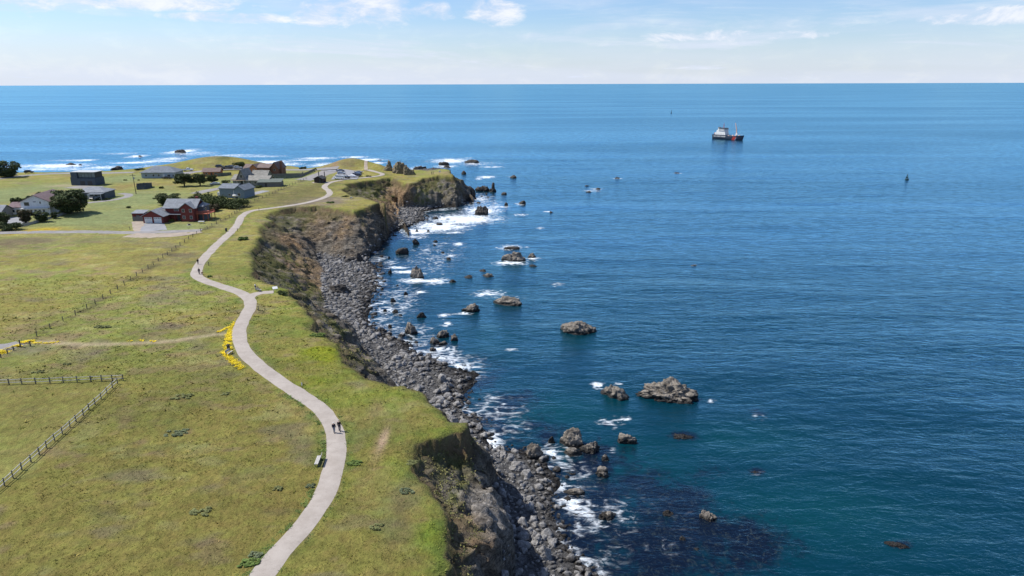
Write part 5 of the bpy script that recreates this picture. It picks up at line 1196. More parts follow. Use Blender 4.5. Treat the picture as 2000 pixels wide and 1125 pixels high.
# pale blue house
g = GP(309, 348.5); hs = thing('pale_blue_house', 'pale blue single storey house with wide slate hip roof', 'house', tuple(g), R_(3))
box('wall', hs, M_PALE, -9.0, 2.0, .8, 11, -.3, 3.0); box('front_wing', hs, M_PALE, 2.02, 9.2, 0, 11, -.3, 3.0); hroof(hs, M_RSLATE, -9.0, 9.2, .4, 11, 3.02, 6.0, .6)
for x in (-6.5, -2.6, .2): window(hs, None, x, .8, 1.0, 1.0, 1.1)
door(hs, M_WHITE, 3.2, 0, 1.0, 2.1); window(hs, None, 5.8, 0, .9, 1.6, 1.2); window(hs, None, 8.2, 0, .9, .8, 1.2)
# small orange cabin
g = GP(413, 344.5); hs = thing('orange_cabin', 'small orange brown cabin with brown roof behind the cypress row', 'cabin', tuple(g), R_(5))
gwall(hs, M_ORANGE, -4.4, 4.6, 0, 5.5, -.3, 2.6, 4.2, 'x'); groof(hs, M_RBROWN, -4.4, 4.6, 0, 5.5, 2.6, 4.2, 'x', .5)
window(hs, None, -2.5, 0, 1.0, 1.2, 1.0); window(hs, None, 2.4, 0, 1.0, 1.6, 1.0); door(hs, M_TRIM, .2, 0, .9, 2.0)
# large cedar house
g = GP(508, 343.5); hs = thing('cedar_house', 'large orange brown cedar house with several brown roofs and a chimney', 'house', tuple(g), R_(-8)); hs.scale = (.9, .9, .88)
gwall(hs, M_BROWN, -1.4, 6.2, 0, 10, -.3, 5.2, 7.0, 'x'); groof(hs, M_RBROWN, -1.4, 6.2, 0, 10, 5.2, 7.0, 'x', .6)
gwall(hs, M_ORANGE, -5.4, -1.42, -.6, 9, -.3, 5.4, 7.1, 'y'); groof(hs, M_RBROWN, -5.4, -1.5, -.6, 9, 5.4, 7.1, 'y', .6)
gwall(hs, M_ORANGE, -11.5, -5.42, 3.0, 10, -.3, 4.6, 6.4, 'x'); groof(hs, M_RBROWN, -11.5, -5.6, 3.0, 10, 4.6, 6.4, 'x', .6)
gwall(hs, M_BROWN, 6.22, 11.2, 2.0, 12, -.3, 4.8, 8.2, 'y'); groof(hs, M_RBROWN, 6.4, 11.2, 2.0, 12, 4.8, 8.2, 'y', .5)
box('chimney', hs, M_BROWN, 11.4, 12.5, 4.0, 5.4, -.3, 8.8)
window(hs, None, -3.4, -.6, 3.0, 1.2, 1.2); window(hs, None, 1.5, 0, 3.0, 1.4, 1.1); window(hs, None, -9, 3.0, 1.2, 1.6, 1.2); door(hs, M_WHITE, -3.4, -.6, 1.4, 2.2); window(hs, None, 8.7, 2.0, 3.0, 1.4, 1.2)
# taupe ranch house with steep gable
g = GP(470, 362); hs = thing('taupe_ranch_house', 'rambling taupe house with a steep pointed gable and long low wing', 'house', tuple(g), R_(-6))
gwall(hs, M_TAUPE, -5.0, 2.4, 2, 10, -.3, 2.8, 4.6, 'x'); groof(hs, M_RTAUPE, -5.0, 2.4, 2, 10, 2.8, 4.6, 'x', .6)
gwall(hs, M_TAUPE, -2.0, 3.0, .6, 9, -.3, 3.0, 7.6, 'y', 'gable_wall'); groof(hs, M_RTAUPE, -2.0, 3.0, .6, 9, 3.0, 7.6, 'y', .6)
gwall(hs, M_TAUPE, 3.02, 14.6, 0, 7, -.3, 2.7, 4.4, 'x'); groof(hs, M_RTAUPE, 3.6, 14.6, 0, 7, 2.7, 4.4, 'x', .6)
gwall(hs, M_TAUPE, 2.0, 10, 8.2, 15, -.3, 3.4, 6.0, 'x'); groof(hs, M_RTAUPE, 2.0, 10, 8.2, 15, 3.4, 6.0, 'x', .5)
for x in (5, 8, 12): window(hs, None, x, 0, .9, 1.3, 1.2)
window(hs, None, .5, .6, 3.6, 1.4, 1.6); box('porch_roof', hs, M_RTAN, -4.6, 2.8, -1.6, .55, 2.5, 2.66); 
for x in (-4.3, -1, 2.5): box('porch_post', hs, M_WHITE, x-.07, x+.07, -1.5, -1.36, -.1, 2.49)
door(hs, M_TRIM, .5, .6, 1.0, 2.1)
g = GP(528, 365); hs = thing('timber_outbuilding', 'low grey timber outbuilding with mossy roof at the end of the taupe house', 'shed', tuple(g), R_(6))
box('wall', hs, M_WOOD, -6.0, 5.2, 0, 6, -.3, 2.2); 
V, F = boxv(-6.3, 5.5, -.35, 6.3, 0, .15); V[:, 2] += 2.22+(V[:, 1]+.35)*.14; obj('roof', mesh_from('roof', V, F, M_RGREEN), hs)
door(hs, M_TRIM, -2, 0, 1.0, 1.9)
# slate blue house
g = GP(446, 386); hs = thing('slate_blue_house', 'slate blue house with dark roof and white corner boards', 'house', tuple(g), R_(-10))
gwall(hs, M_BLUE, -4.0, 3.4, 0, 8, -.4, 4.2, 5.6, 'x'); groof(hs, M_RSLATE, -4.0, 3.4, 0, 8, 4.2, 5.6, 'x', .5)
gwall(hs, M_BLUE, 3.42, 8.4, -.8, 8, -.4, 3.8, 5.4, 'y'); groof(hs, M_RSLATE, 3.6, 8.4, -.8, 8, 3.8, 5.4, 'y', .5)
for x, y in ((-4.03, -.03), (3.36, -.83)): box('corner_board', hs, M_WHITE, x-.05, x+.15, y-.03, y+.12, -.3, 3.9)
window(hs, None, .8, 0, .9, 1.2, .8); window(hs, None, 5.9, -.8, 1.0, 1.5, 1.3); box('side_wall', hs, M_WHITE, -4.08, -4.02, .3, 7.7, -.3, 3.9); box('lean_to', hs, M_WHITE, -5.6, -4.1, .6, 5, -.3, 2.2)
# left edge house
g = GP(-14, 428); hs = thing('grey_bungalow', 'grey bungalow cut off by the left edge of the picture', 'house', tuple(g), R_(5))
gwall(hs, M_TAUPE, -9, 3.4, 0, 7, -.3, 2.8, 4.6, 'x'); groof(hs, M_RGREY, -9, 3.4, 0, 7, 2.8, 4.6, 'x', .5); window(hs, None, 1.6, 0, .9, 1.4, 1.2); door(hs, M_TRIM, -.6, 0, 1, 2.1)
# restroom
g = GP(622, 357.5); hs = thing('restroom_hut', 'small dark brown restroom hut with two tall black vent pipes', 'hut', tuple(g), R_(-12))
M_HUT = siding('hut_boards', (.05, .038, .034), .2)
gwall(hs, M_HUT, -2.3, 2.3, 0, 4.0, -.2, 2.2, 3.3, 'y'); groof(hs, M_TRIM, -2.3, 2.3, 0, 4.0, 2.2, 3.3, 'y', .4)
for x in (-1.7, 1.5):
    pv, pf = tube([(x, 4.25, 0), (x, 4.25, 5.4)], [.22, .22], 10); obj('vent_pipe', mesh_from('vent_pipe', pv, pf+[list(range(10, 20))], M_TRIM), hs)
door(hs, M_TRIM, .9, 0, .9, 2.0); 
# black enclosure fence by the utility pole
board_fence('black_enclosure', 'black board enclosure standing alone on the lawn by the utility pole', ((267.5, 370.5), (283, 370), (297, 367), (297, 364), (282, 364.5), (268, 366), (267.5, 370.5)), 1.9, M_BLACK)
board_fence('yard_fence', 'grey yard fence right of the cedar house', ((534, 345), (560, 344), (590, 343.5), (592, 340)), 1.5, M_WOOD, 2.4)
board_fence('yard_fence', 'dark board fence running below the cedar house', ((482, 348.5), (520, 349.5), (560, 349), (585, 347)), 1.4, M_RGREEN, 2.6)
board_fence('yard_fence', 'grey fence slanting down to the parking lot', ((585, 347), (600, 340.5), (615, 333.5)), 1.4, M_WOOD, 2.4)
board_fence('yard_fence', 'green grey fence left of the taupe gable', ((425, 345), (440, 343.5), (452, 342.5)), 1.8, M_RGREEN, 2.2)
board_fence('garden_wall', 'low pale garden wall below the white house', ((40, 444), (60, 439), (90, 430), (112, 424), (130, 417.5)), 1.0, plain('stucco', (.30, .29, .27), .9), 2.2, 'wall')
# ---------------------------------------------------------------- fences of rails and posts
M_RAIL = plain('weathered_rail', (.40, .39, .35), .9, .25, 3.0, bump=.01); M_POST = plain('dark_post', (.12, .11, .095), .9, .2)
def rail_fence(name, label, pts, h, rails, pw=.13, rail_h=.13, mat=M_RAIL, pmat=M_POST, step=None, wire=False, cat='fence'):
    W = [GP(*p) for p in pts]
    if step:
        ln = [W[0]]
        for a, b_ in zip(W[:-1], W[1:]):
            n = max(1, int(round(np.hypot(*(b_-a)[:2])/step)))
            for k in range(1, n+1):
                q = a+(b_-a)*k/n; ln.append(np.array([q[0], q[1], ground(q[0], q[1])]))
        W = ln
    o = W[0]; root = thing(name, label, cat, tuple(o)); r = random.Random(len(pts)*7+int(pts[0][0]))
    pm_ = mesh_from('post', *boxv(-pw/2, pw/2, -pw/2, pw/2, -.3, h), pmat)
    for p in W:
        c = obj('post', pm_, root, tuple(p-o)); c.rotation_euler = (r.uniform(-.04, .04), r.uniform(-.04, .04), r.uniform(0, 1.5))
    rad = .012 if wire else rail_h/2
    if wire:
        for z in rails:
            v, f = tube([p-o+np.array([0, 0, z]) for p in W], [rad]*len(W), 4); obj('wire', mesh_from('wire', v, f, pmat), root)
    else:
        for z in rails:
            for a, b_ in zip(W[:-1], W[1:]):
                d0, d1 = r.uniform(-.06, .06), r.uniform(-.06, .06); ex = (b_-a)/np.linalg.norm(b_-a)*.12
                v, f = tube([a-o-ex+np.array([0, 0, z+d0]), (a+b_)/2-o+np.array([0, 0, z+(d0+d1)/2-.02]), b_-o+ex+np.array([0, 0, z+d1])], [rad*.9, rad, rad*.85], 5)
                obj('rail', mesh_from('rail', v, f+[[4, 3, 2, 1, 0], [10, 11, 12, 13, 14]], mat), root)
    return root
rail_fence('rail_fence', 'split rail fence along the top of the fenced lawn', ((-36, 753), (-9, 752), (18, 751.5), (43, 750.5), (70, 749.5), (98, 748.5), (124, 747.5), (151, 746.5), (178, 745.5), (199, 744.5), (220, 744), (241, 743)), 1.15, (.45, .95))
rail_fence('rail_fence', 'split rail fence slanting down the right side of the fenced lawn', ((230, 750), (220, 758), (209, 769), (198, 780), (186, 790.5), (174, 801), (163, 812), (149, 824), (137, 835), (122, 848), (107, 861), (91, 875), (77, 888), (61, 903), (43, 918), (26, 934), (9, 949), (-8, 964)), 1.15, (.45, .95))
rail_fence('wire_fence', 'long line of dark posts and wire crossing the meadow to the parking lot', FENCE_LONG, 1.15, (.5, 1.0), .14, step=4.0, wire=True, pmat=M_POST)
for px, py, lab in ((2, 699, 'first short post, left of the flower bed'), (15, 691, 'second short post beside the flower bed'), (27, 684.5, 'third short post beside the flower bed')):
    p = GP(px, py); o = obj('marker_post', mesh_from('marker_post', *merge([boxv(-.07, .07, -.07, .07, -.2, .8), boxv(-.09, .09, -.09, .09, .8, .86)]), M_POST), None, tuple(p)); tag(o, lab, 'post', 'short posts by the flower bed')
p = GP(41, 678); gt = thing('lane_gate', 'dark wooden gate post pair closing the asphalt lane', 'gate', tuple(p), R_(20))
box('post', gt, M_POST, -.15, .05, -.1, .1, -.2, 1.5); box('post', gt, M_POST, 1.5, 1.7, -.1, .1, -.2, 1.1); box('rail', gt, M_POST, .05, 1.5, -.05, .05, .55, .7)
# small path posts
for px, py, lab in ((505, 607, 'thin dark post on the grass right of the fork in the path'), (408, 519.5, 'thin dark post at the right edge of the upper path bend'), (464, 452, 'thin dark post right of the far path'), (506, 411, 'thin dark post at the far straight of the path'), (254, 449, 'dark mailbox post on the lawn beside the road')):
    p = GP(px, py); o = obj('marker_post', mesh_from('marker_post', *merge([boxv(-.06, .06, -.06, .06, -.2, .95), boxv(-.08, .08, -.09, .09, .95, 1.15)]), M_POST), None, tuple(p)); tag(o, lab, 'post')
p = GP(590, 757.5); sg = thing('trail_sign', 'small white trail sign on a short dark post in the grass', 'sign', tuple(p), R_(25))
box('post', sg, M_POST, -.05, .05, -.04, .06, -.2, 1.0); box('panel', sg, M_WHITE, -.09, .09, -.075, -.045, .45, .98)
p = GP(538, 570.5); sg = thing('interpretive_panel', 'tilted white interpretive panel at the end of the path spur', 'sign', tuple(p), R_(30))
for x in (-.4, .34): box('leg', sg, M_POST, x, x+.07, -.03, .05, -.2, .85)
V, F = boxv(-.6, .6, -.4, .4, 0, .05); V[:, 2] += .88+.5*V[:, 1]+.2; obj('panel', mesh_from('panel', V, F, M_WHITE), sg)
# benches
M_SLAT = plain('grey_bench_slat', (.42, .41, .39), .8, .15)
def bench(label, px, py, rot, w_=1.8):
    p = GP(px, py); b_ = thing('bench', label, 'bench', tuple(p), rot)
    for k in range(3): box('seat_slat', b_, M_SLAT, -w_/2, w_/2, -.32+k*.17, -.18+k*.17, .43, .48)
    for k in range(3):
        V, F = boxv(-w_/2, w_/2, .22, .26, .55+k*.15, .68+k*.15); V[:, 1] += (V[:, 2]-.5)*.25; obj('back_slat', mesh_from('back_slat', V, F, M_SLAT), b_)
    for x in (-w_/2+.15, w_/2-.23):
        lg = boxes('leg', b_, M_POST, [(x, x+.08, -.30, -.22, -.15, .43), (x, x+.08, .14, .22, -.15, .43), (x, x+.08, -.30, .22, .37, .425)])
        V, F = boxv(x, x+.08, .20, .215, .43, 1.0); V[:, 1] += (V[:, 2]-.5)*.25; obj('back_brace', mesh_from('back_brace', V, F, M_POST), b_)
    return b_
bench('grey slatted bench on the grass left of the near path', 622, 904, R_(-86), 2.2)
bench('grey bench among the yellow flowers beside the path', 448, 692, R_(80), 1.6)
bench('bench beside the path spur', 505, 569, R_(150), 1.6)
bench('bench on the grass at the far viewpoint', 687, 388.5, R_(60), 1.6)
p = GP(446.5, 682); tr = thing('trash_bin', 'dark trash bin with domed lid standing behind the bench in the flowers', 'bin', tuple(p))
v, f = tube([(0, 0, -.1), (0, 0, .8), (0, 0, .82), (0, 0, .98), (0, 0, 1.08)], [.28, .30, .33, .26, .08], 14); obj('body', mesh_from('body', v, f+[list(range(56, 70))], M_TRIM), tr); box('opening', tr, M_POST, -.14, .14, -.30, -.24, .84, .94)
p = GP(442, 452); tr = thing('trash_bin', 'dark bin at the left edge of the far path above the bend', 'bin', tuple(p))
v, f = tube([(0, 0, -.1), (0, 0, .95), (0, 0, .97), (0, 0, 1.2)], [.33, .35, .38, .2], 14); obj('body', mesh_from('body', v, f+[list(range(42, 56))], M_TRIM), tr); box('opening', tr, M_POST, -.14, .14, -.38, -.34, .99, 1.08)
# utility pole
p = GP(266, 379); up = thing('utility_pole', 'tall brown utility pole with a long cross arm on the lawn', 'utility pole', tuple(p))
v, f = tube([(0, 0, -.5), (-.1, 0, 5), (-.25, 0, 9.4)], [.17, .14, .11], 8); obj('pole', mesh_from('pole', v, f+[list(range(16, 24))], M_BARK), up)
box('cross_arm', up, M_BARK, -1.6, 1.1, -.09, .09, 8.6, 8.78)
for x in (-1.5, -.9, .4, 1.0): v, f = tube([(x, 0, 8.78), (x, 0, 9.0)], [.05, .07], 6); obj('insulator', mesh_from('insulator', v, f, M_WHITE), up)
box('transformer', up, plain('galvanised', (.3, .31, .32), .5, metal=.6), -.05, .4, -.35, .05, 6.9, 7.8)
# low white table, feeder
p = GP(393.5, 436); tb = thing('picnic_table', 'white table on the lawn right of the red house', 'table', tuple(p), R_(-3))
box('tabletop', tb, M_WHITE, -1.1, 1.1, -.45, .45, .70, .76)
for x in (-.9, .8):
    for y in (-.38, .30): box('leg', tb, M_WHITE, x, x+.08, y, y+.08, 0, .70)
p = GP(369.5, 439.5); fp = thing('fire_pit', 'small dark fire pit on a pale pad in front of the red house', 'fire pit', tuple(p))
v, f = tube([(0, 0, .0), (0, 0, .05)], [.8, .8], 16); obj('pad', mesh_from('pad', v, f+[list(range(16, 32))], M_CONC), fp); v, f = tube([(0, 0, .05), (0, 0, .45), (0, 0, .44), (0, 0, .15)], [.35, .45, .38, .30], 14); obj('bowl', mesh_from('bowl', v, f, M_TRIM), fp)

# ---------------------------------------------------------------- vehicles
M_TYRE = plain('tyre', (.02, .02, .02), .9); M_RIM = plain('rim', (.45, .45, .46), .35, metal=.8); M_LAMP = plain('lamp_glass', (.6, .6, .58), .2); M_TAIL = plain('tail_lamp', (.30, .02, .02), .3)
def car_paint(name, c):
    if name in MATS: return MATS[name]
    m, t, out = new_mat(name); b_ = t.add('ShaderNodeBsdfPrincipled'); tc_ = t.add('ShaderNodeTexCoord').outputs['Object']
    t.put(b_.inputs['Base Color'], t.vmath('SCALE', c, s=t.step(t.noise(tc_, 2, 3), .3, .7, .94, 1.04))); b_.inputs['Roughness'].default_value = .28; b_.inputs['Coat Weight'].default_value = .5; b_.inputs['Coat Roughness'].default_value = .08
    t.l.new(b_.outputs[0], out.inputs[0]); return m
_car = {}
def car(kind, paint, label, px, py, rot, group=None, name=None, cat=None):
    L, Wd, zb, zc, prof = {'sedan': (4.6, 1.8, .32, 1.45, ((-1.0, 1.05), (-.86, .92), (-.62, .98), (-.30, 1.45), (.25, 1.47), (.62, 1.02), (.95, .95), (1.0, .70))),
                           'suv': (4.7, 1.9, .40, 1.75, ((-1.0, 1.10), (-.92, 1.15), (-.80, 1.70), (-.4, 1.76), (.18, 1.74), (.48, 1.15), (.94, 1.02), (1.0, .75))),
                           'pickup': (5.6, 1.95, .45, 1.85, ((-1.0, 1.10), (-.30, 1.12), (-.26, 1.82), (.12, 1.86), (.42, 1.22), (.94, 1.10), (1.0, .80))),
                           'van': (5.6, 2.0, .35, 2.25, ((-1.0, 1.10), (-.97, 2.2), (-.5, 2.28), (.45, 2.22), (.68, 1.45), (.96, 1.15), (1.0, .75)))}[kind]
    p = GP(px, py); root = thing(name or {'sedan': 'parked_car', 'suv': 'parked_car', 'pickup': 'pickup_truck', 'van': 'camper_van'}[kind], label, cat or {'pickup': 'pickup', 'van': 'van'}.get(kind, 'car'), (p[0], p[1], p[2]+.12), rot, group)
    h = L/2; pts = [(x*h, z) for x, z in prof]; lo = [(h, zb), (-h, zb)]
    V, n = [], len(pts)+2
    for s in (-1, 1):
        for x, z in pts+lo:
            tuck = .80 if z > 1.2 else (.97 if z < .5 else 1.0)
            V.append((x, s*Wd/2*tuck, z))
    F = [list(range(n)), list(range(2*n-1, n-1, -1))] + [[i, i+n, (i+1) % n+n, (i+1) % n] for i in range(n)]
    me = mesh_from('body', np.array(V), F, paint)
    body = obj('body', me, root); bv = body.modifiers.new('bevel', 'BEVEL'); bv.width = .07; bv.segments = 2
    top = [q for q in pts if q[1] > 1.3]; x0, x1 = top[0][0], top[-1][0]; zt = top[0][1]
    for s in (-1, 1):
        y = s*(Wd/2*.80+.005)
        for a, b_ in (((x0+.12), (x0+x1)/2-.04), ((x0+x1)/2+.04, x1-.05)):
            sl_ = Wd/2*(.20)*(.36/.55)
            W_2 = np.array([(a, y, zt-.10), (b_, y, zt-.10), (b_+.10, y+s*sl_*.72, zt-.46), (a-.06, y+s*sl_*.72, zt-.46)])
            obj('side_window', mesh_from('side_window', np.vstack([W_2+np.array([0, s*.015, 0]), W_2-np.array([0, s*.03, 0])]), [[0, 1, 2, 3], [7, 6, 5, 4], [0, 4, 5, 1], [1, 5, 6, 2], [2, 6, 7, 3], [3, 7, 4, 0]], M_GLASS), root)
    i1 = pts.index(top[-1]); a, b_ = np.array(pts[i1]), np.array(pts[i1+1]); nx_ = np.array([(b_-a)[1]*-1, (b_-a)[0]]); nx_ = nx_/np.linalg.norm(nx_)
    q0, q1 = a+(b_-a)*.12+nx_*.02, a+(b_-a)*.9+nx_*.02; w0, w1 = Wd*.36, Wd*.43
    Vw = [(q0[0], -w0, q0[1]), (q0[0], w0, q0[1]), (q1[0], w1, q1[1]), (q1[0], -w1, q1[1])]; Vw += [(x-nx_[0]*.05, y, z-nx_[1]*.05) for x, y, z in Vw]
    obj('windscreen', mesh_from('windscreen', np.array(Vw), [[0, 1, 2, 3], [7, 6, 5, 4], [0, 4, 5, 1], [1, 5, 6, 2], [2, 6, 7, 3], [3, 7, 4, 0]], M_GLASS), root)
    if 'wheel' not in _car:
        v, f = tube([(0, -.11, 0), (0, .11, 0)], [.33, .33], 16); _car['wheel'] = mesh_from('wheel', v, f+[list(range(16)), list(range(31, 15, -1))], M_TYRE)
        v, f = tube([(0, -.12, 0), (0, .12, 0)], [.19, .19], 12); _car['rim'] = mesh_from('rim', v, f+[list(range(12)), list(range(23, 11, -1))], M_RIM)
    for x in (-h*.62, h*.62):
        for s in (-1, 1):
            wh = obj('wheel', _car['wheel'], root, (x, s*(Wd/2-.08), .33)); obj('rim', _car['rim'], wh)
    for s in (-1, 1):
        box('headlight', root, M_LAMP, h-.06, h+.02, s*Wd*.36-.14, s*Wd*.36+.14, .68, .82); box('tail_light', root, M_TAIL, -h-.02, -h+.05, s*Wd*.40-.08, s*Wd*.40+.08, .80, 1.02)
    if kind == 'pickup': box('cargo_bed', root, M_TRIM, -h+.12, -h*.32, -Wd/2+.12, Wd/2-.12, 1.125, 1.15)
    return root
PW, PS, PB, PBL, PK, PR = car_paint('white_car_paint', (.72, .72, .72)), car_paint('silver_car_paint', (.38, .40, .42)), car_paint('blue_car_paint', (.05, .075, .14)), car_paint('dark_car_paint', (.022, .026, .032)), car_paint('grey_car_paint', (.13, .14, .15)), car_paint('red_car_paint', (.35, .03, .025))
lot = 'cars in the parking lot'
car('van', PW, 'white camper van, nearest vehicle in the parking lot', 663, 350.5, R_(165), lot)
car('sedan', PBL, 'dark low car just right of the white camper van', 676, 348.6, R_(150), lot)
car('sedan', PW, 'white sedan in front of the dark cars in the parking lot', 688, 346.8, R_(170), lot)
car('suv', PBL, 'dark suv at the right edge of the parking lot', 698, 344.6, R_(170), lot)
car('sedan', PB, 'dark blue sedan behind the dark suv', 697, 341.2, R_(170), lot)
car('sedan', PK, 'grey car at the back right of the parking lot', 700, 338.7, R_(170), lot)
car('suv', PS, 'silver suv at the left side of the parking lot', 667, 340.8, R_(10), lot)
car('sedan', PB, 'small dark blue car at the far left of the parking lot', 665, 335.6, R_(10), lot)
far = 'vehicles parked along the far road'
car('pickup', PW, 'white pickup parked on the far road left of the cabin', 368, 334.3, R_(5), far)
car('suv', PBL, 'black suv, leftmost of the row beside the cedar house', 430, 331.5, R_(5), far)
car('pickup', PBL, 'black pickup in the middle of the row beside the cedar house', 443, 332, R_(5), far)
car('suv', PK, 'dark grey suv right of the black pickup', 454, 331.5, R_(5), far)
car('suv', PS, 'silver suv nearest the cedar house in the row', 465, 331.8, R_(8), far)
car('sedan', PS, 'silver car at the far left beside the domed cypress', 24, 342.8, R_(20))
car('suv', PBL, 'dark car parked at the shore edge of the far road', 57, 338.2, R_(12))
car('sedan', PBL, 'dark car parked in front of the pale blue house', 326, 349.6, R_(4))
car('sedan', PW, 'white car under the carport of the dark house', 192, 389.2, R_(80))
car('suv', PBL, 'dark car left of the white one at the carport', 186, 391, R_(80))
car('sedan', PS, 'silver car between the cypress row and the slate blue house', 420, 361.5, R_(20))
car('sedan', PW, 'small white car parked against the cedar house', 495, 345.3, R_(5))
car('pickup', PR, 'red pickup beside the slate blue house', 480, 379.5, R_(70))
# covered boat on a trailer
p = GP(468, 387); bt = thing('covered_boat', 'boat under a white cover on a trailer in front of the slate blue house', 'boat', tuple(p), R_(12))
hv, hf = [], []
for i, (x, w_, zk, zg) in enumerate(((-2.8, .8, .7, 1.4), (-1.0, 1.0, .55, 1.45), (1.0, .9, .55, 1.5), (2.2, .5, .75, 1.62), (2.9, .06, 1.2, 1.7))):
    hv += [(x, -w_, zg), (x, -w_*.7, zk+.3), (x, 0, zk), (x, w_*.7, zk+.3), (x, w_, zg), (x, 0, zg+(.55 if i in (1, 2) else .2))]
for i in range(4): hf += [[i*6+j, i*6+(j+1) % 6, (i+1)*6+(j+1) % 6, (i+1)*6+j] for j in range(6)]
obj('hull', mesh_from('hull', np.array(hv), hf+[[5, 4, 3, 2, 1, 0], [24, 25, 26, 27, 28, 29]], M_WHITE, True), bt); boxes('trailer', bt, M_TRIM, [(-2.8, 3.6, -.06, .06, .40, .5), (-1.6, -.2, -.95, .95, .38, .46)])
for s in (-1, 1): obj('wheel', _car['wheel'], bt, (-.9, s*.95, .33))

# ---------------------------------------------------------------- the ship
c0 = P(1421.5, 272.0, 0); SHIP = thing('ship', 'black hulled ship with white superstructure, red bow stripe and upright buoy crane', 'ship', (c0[0], c0[1], 0), R_(-50))
SHIP.scale = (.88, .88, .88)
SL, SB = 43.0, 10.5
st_ = []
for f_ in np.linspace(0, 1, 15):
    x = -SL/2+SL*f_; bw_ = SB/2*(1-max(0, (f_-.62)/.38)**2.2)*(.88+.12*min(1, f_/.15)); dz = 4.3+2.0*max(0, (f_-.55)/.45)**1.6 + (1.3 if f_ < .5 else 1.3*max(0, 1-(f_-.5)/.08))
    st_.append((x, max(.12, bw_), dz))
hv, hf = [], []
for x, w_, dz in st_:
    rk = 1.0*(x > SL*.3)*(x-SL*.3)/(SL*.2)
    hv += [(x+rk*2.2, -w_, dz), (x+rk, -w_*.93, 1.6), (x, -w_*.72, -1.2), (x, w_*.72, -1.2), (x+rk, w_*.93, 1.6), (x+rk*2.2, w_, dz)]
for i in range(14): hf += [[i*6+j, i*6+(j+1) % 6, (i+1)*6+(j+1) % 6, (i+1)*6+j] for j in range(6)]
M_HULL = plain('hazed_black_hull', (.034, .044, .070), .45, .15, .4); M_SHW = plain('ship_white', (.74, .74, .72), .5, .06, .4); M_SHR = plain('ship_red', (.62, .08, .06), .5); M_BUFF = plain('crane_buff', (.72, .46, .36), .55)  # black hull lifted to a bluish tone, distance haze painted in
obj('hull', mesh_from('hull', np.array(hv), hf+[[0, 1, 2, 3, 4, 5], [89, 88, 87, 86, 85, 84]], M_HULL), SHIP)
sp_ = boxes('superstructure', SHIP, M_SHW, [(-17.5, -2.0, -4.3, 4.3, 5.4, 8.3), (-15.5, -2.8, -4.2, 4.2, 8.3, 11.2), (-12.2, -3.4, -4.9, 4.9, 11.2, 14.0)])
for k in range(6): box('window', sp_, M_GLASS, -11.8+k*1.4, -10.7+k*1.4, -4.97, -4.88, 12.5, 13.5)
for k in range(5): box('window', sp_, M_GLASS, -3.42, -3.34, -4.4+k*1.8, -3.1+k*1.8, 12.5, 13.5)
for k in range(5): v, f = tube([(-15+k*2.6, -4.36, 6.9), (-15+k*2.6, -4.28, 6.9)], [.28, .28], 8); obj('porthole', mesh_from('porthole', v, f+[list(range(8))], M_GLASS), sp_)
box('bridge_roof', SHIP, M_TRIM, -12.5, -3.1, -5.2, 5.2, 14.0, 14.35)
box('funnel', SHIP, M_SHW, -15.2, -12.8, -1.4, 1.4, 11.2, 14.6); box('funnel_cap', SHIP, M_TRIM, -15.3, -12.7, -1.5, 1.5, 14.6, 15.1)
v, f = tube([(-7.5, 0, 14.3), (-7.5, 0, 21.0)], [.35, .15], 8); obj('mast', mesh_from('mast', v, f, M_SHR), SHIP); boxes('yard', SHIP, M_TRIM, [(-7.65, -7.35, -2.2, 2.2, 17.6, 17.85), (-8.6, -6.4, -.15, .15, 18.8, 19.0)])
v, f = tube([(12.0, 0, 3.8), (12.0, 0, 8.2)], [1.1, .9], 10); cr = obj('crane', mesh_from('crane', v, f+[list(range(10, 20))], M_BUFF), SHIP)
v, f = tube([(12.6, 0, 7.2), (11.6, 0, 14), (9.4, 0, 21.5)], [.75, .6, .35], 6); obj('boom', mesh_from('boom', v, f, M_BUFF), cr); box('cab', cr, M_SHW, 12.4, 14.2, -1.6, -.4, 6.4, 8.4)
boxes('deck_gear', SHIP, M_BUFF, [(1.5, 3.0, -3.2, -1.8, 4.4, 5.6), (5, 6.6, 1.5, 3.0, 4.4, 5.8), (15.8, 17.4, -1, 1, 5.4, 6.2)])
boxes('rescue_boat', SHIP, plain('boat_orange', (.6, .17, .04), .5), [(-20.2, -17.0, -2.2, -.4, 6.4, 7.4)])
for s in (-1, 1):
    v, f = tube([(x, s*w_*.97, dz+.95) for x, w_, dz in st_[8:]], [.05]*7, 4); obj('rail', mesh_from('rail', v, f, M_SHW), SHIP)
# slanted stripe and lettering on the side that faces the shore
def on_hull(x, z, off):
    xs = [q[0] for q in st_]; w_ = np.interp(x, xs, [q[1] for q in st_]); dz = np.interp(x, xs, [q[2] for q in st_])
    tt = np.clip((z-1.6)/(dz-1.6), -.8, 1); wz = w_*(.93+.07*tt) if tt > 0 else w_*(.93+.21*tt*.57); rk = max(0, (x-SL*.3)/(SL*.2)) if x > SL*.3 else 0
    return (x, -wz-off, z)
for nm, xa, xb, mt in (('red_stripe', 9.2, 13.2, M_SHR), ('white_stripe', 13.4, 13.9, M_SHW), ('blue_stripe', 14.1, 14.6, plain('ship_blue', (.03, .07, .25), .5))):
    V, F = [], []
    for k in range(6):
        z = .1+k*(4.3-.1)/5
        for q in range(5): V.append(on_hull(xa+(xb-xa)*q/4+z*.55-1.0, z, .10))
    for k in range(5): F += [[k*5+q, k*5+q+1, (k+1)*5+q+1, (k+1)*5+q] for q in range(4)]
    obj(nm, mesh_from(nm, np.array(V), F, mt), SHIP)
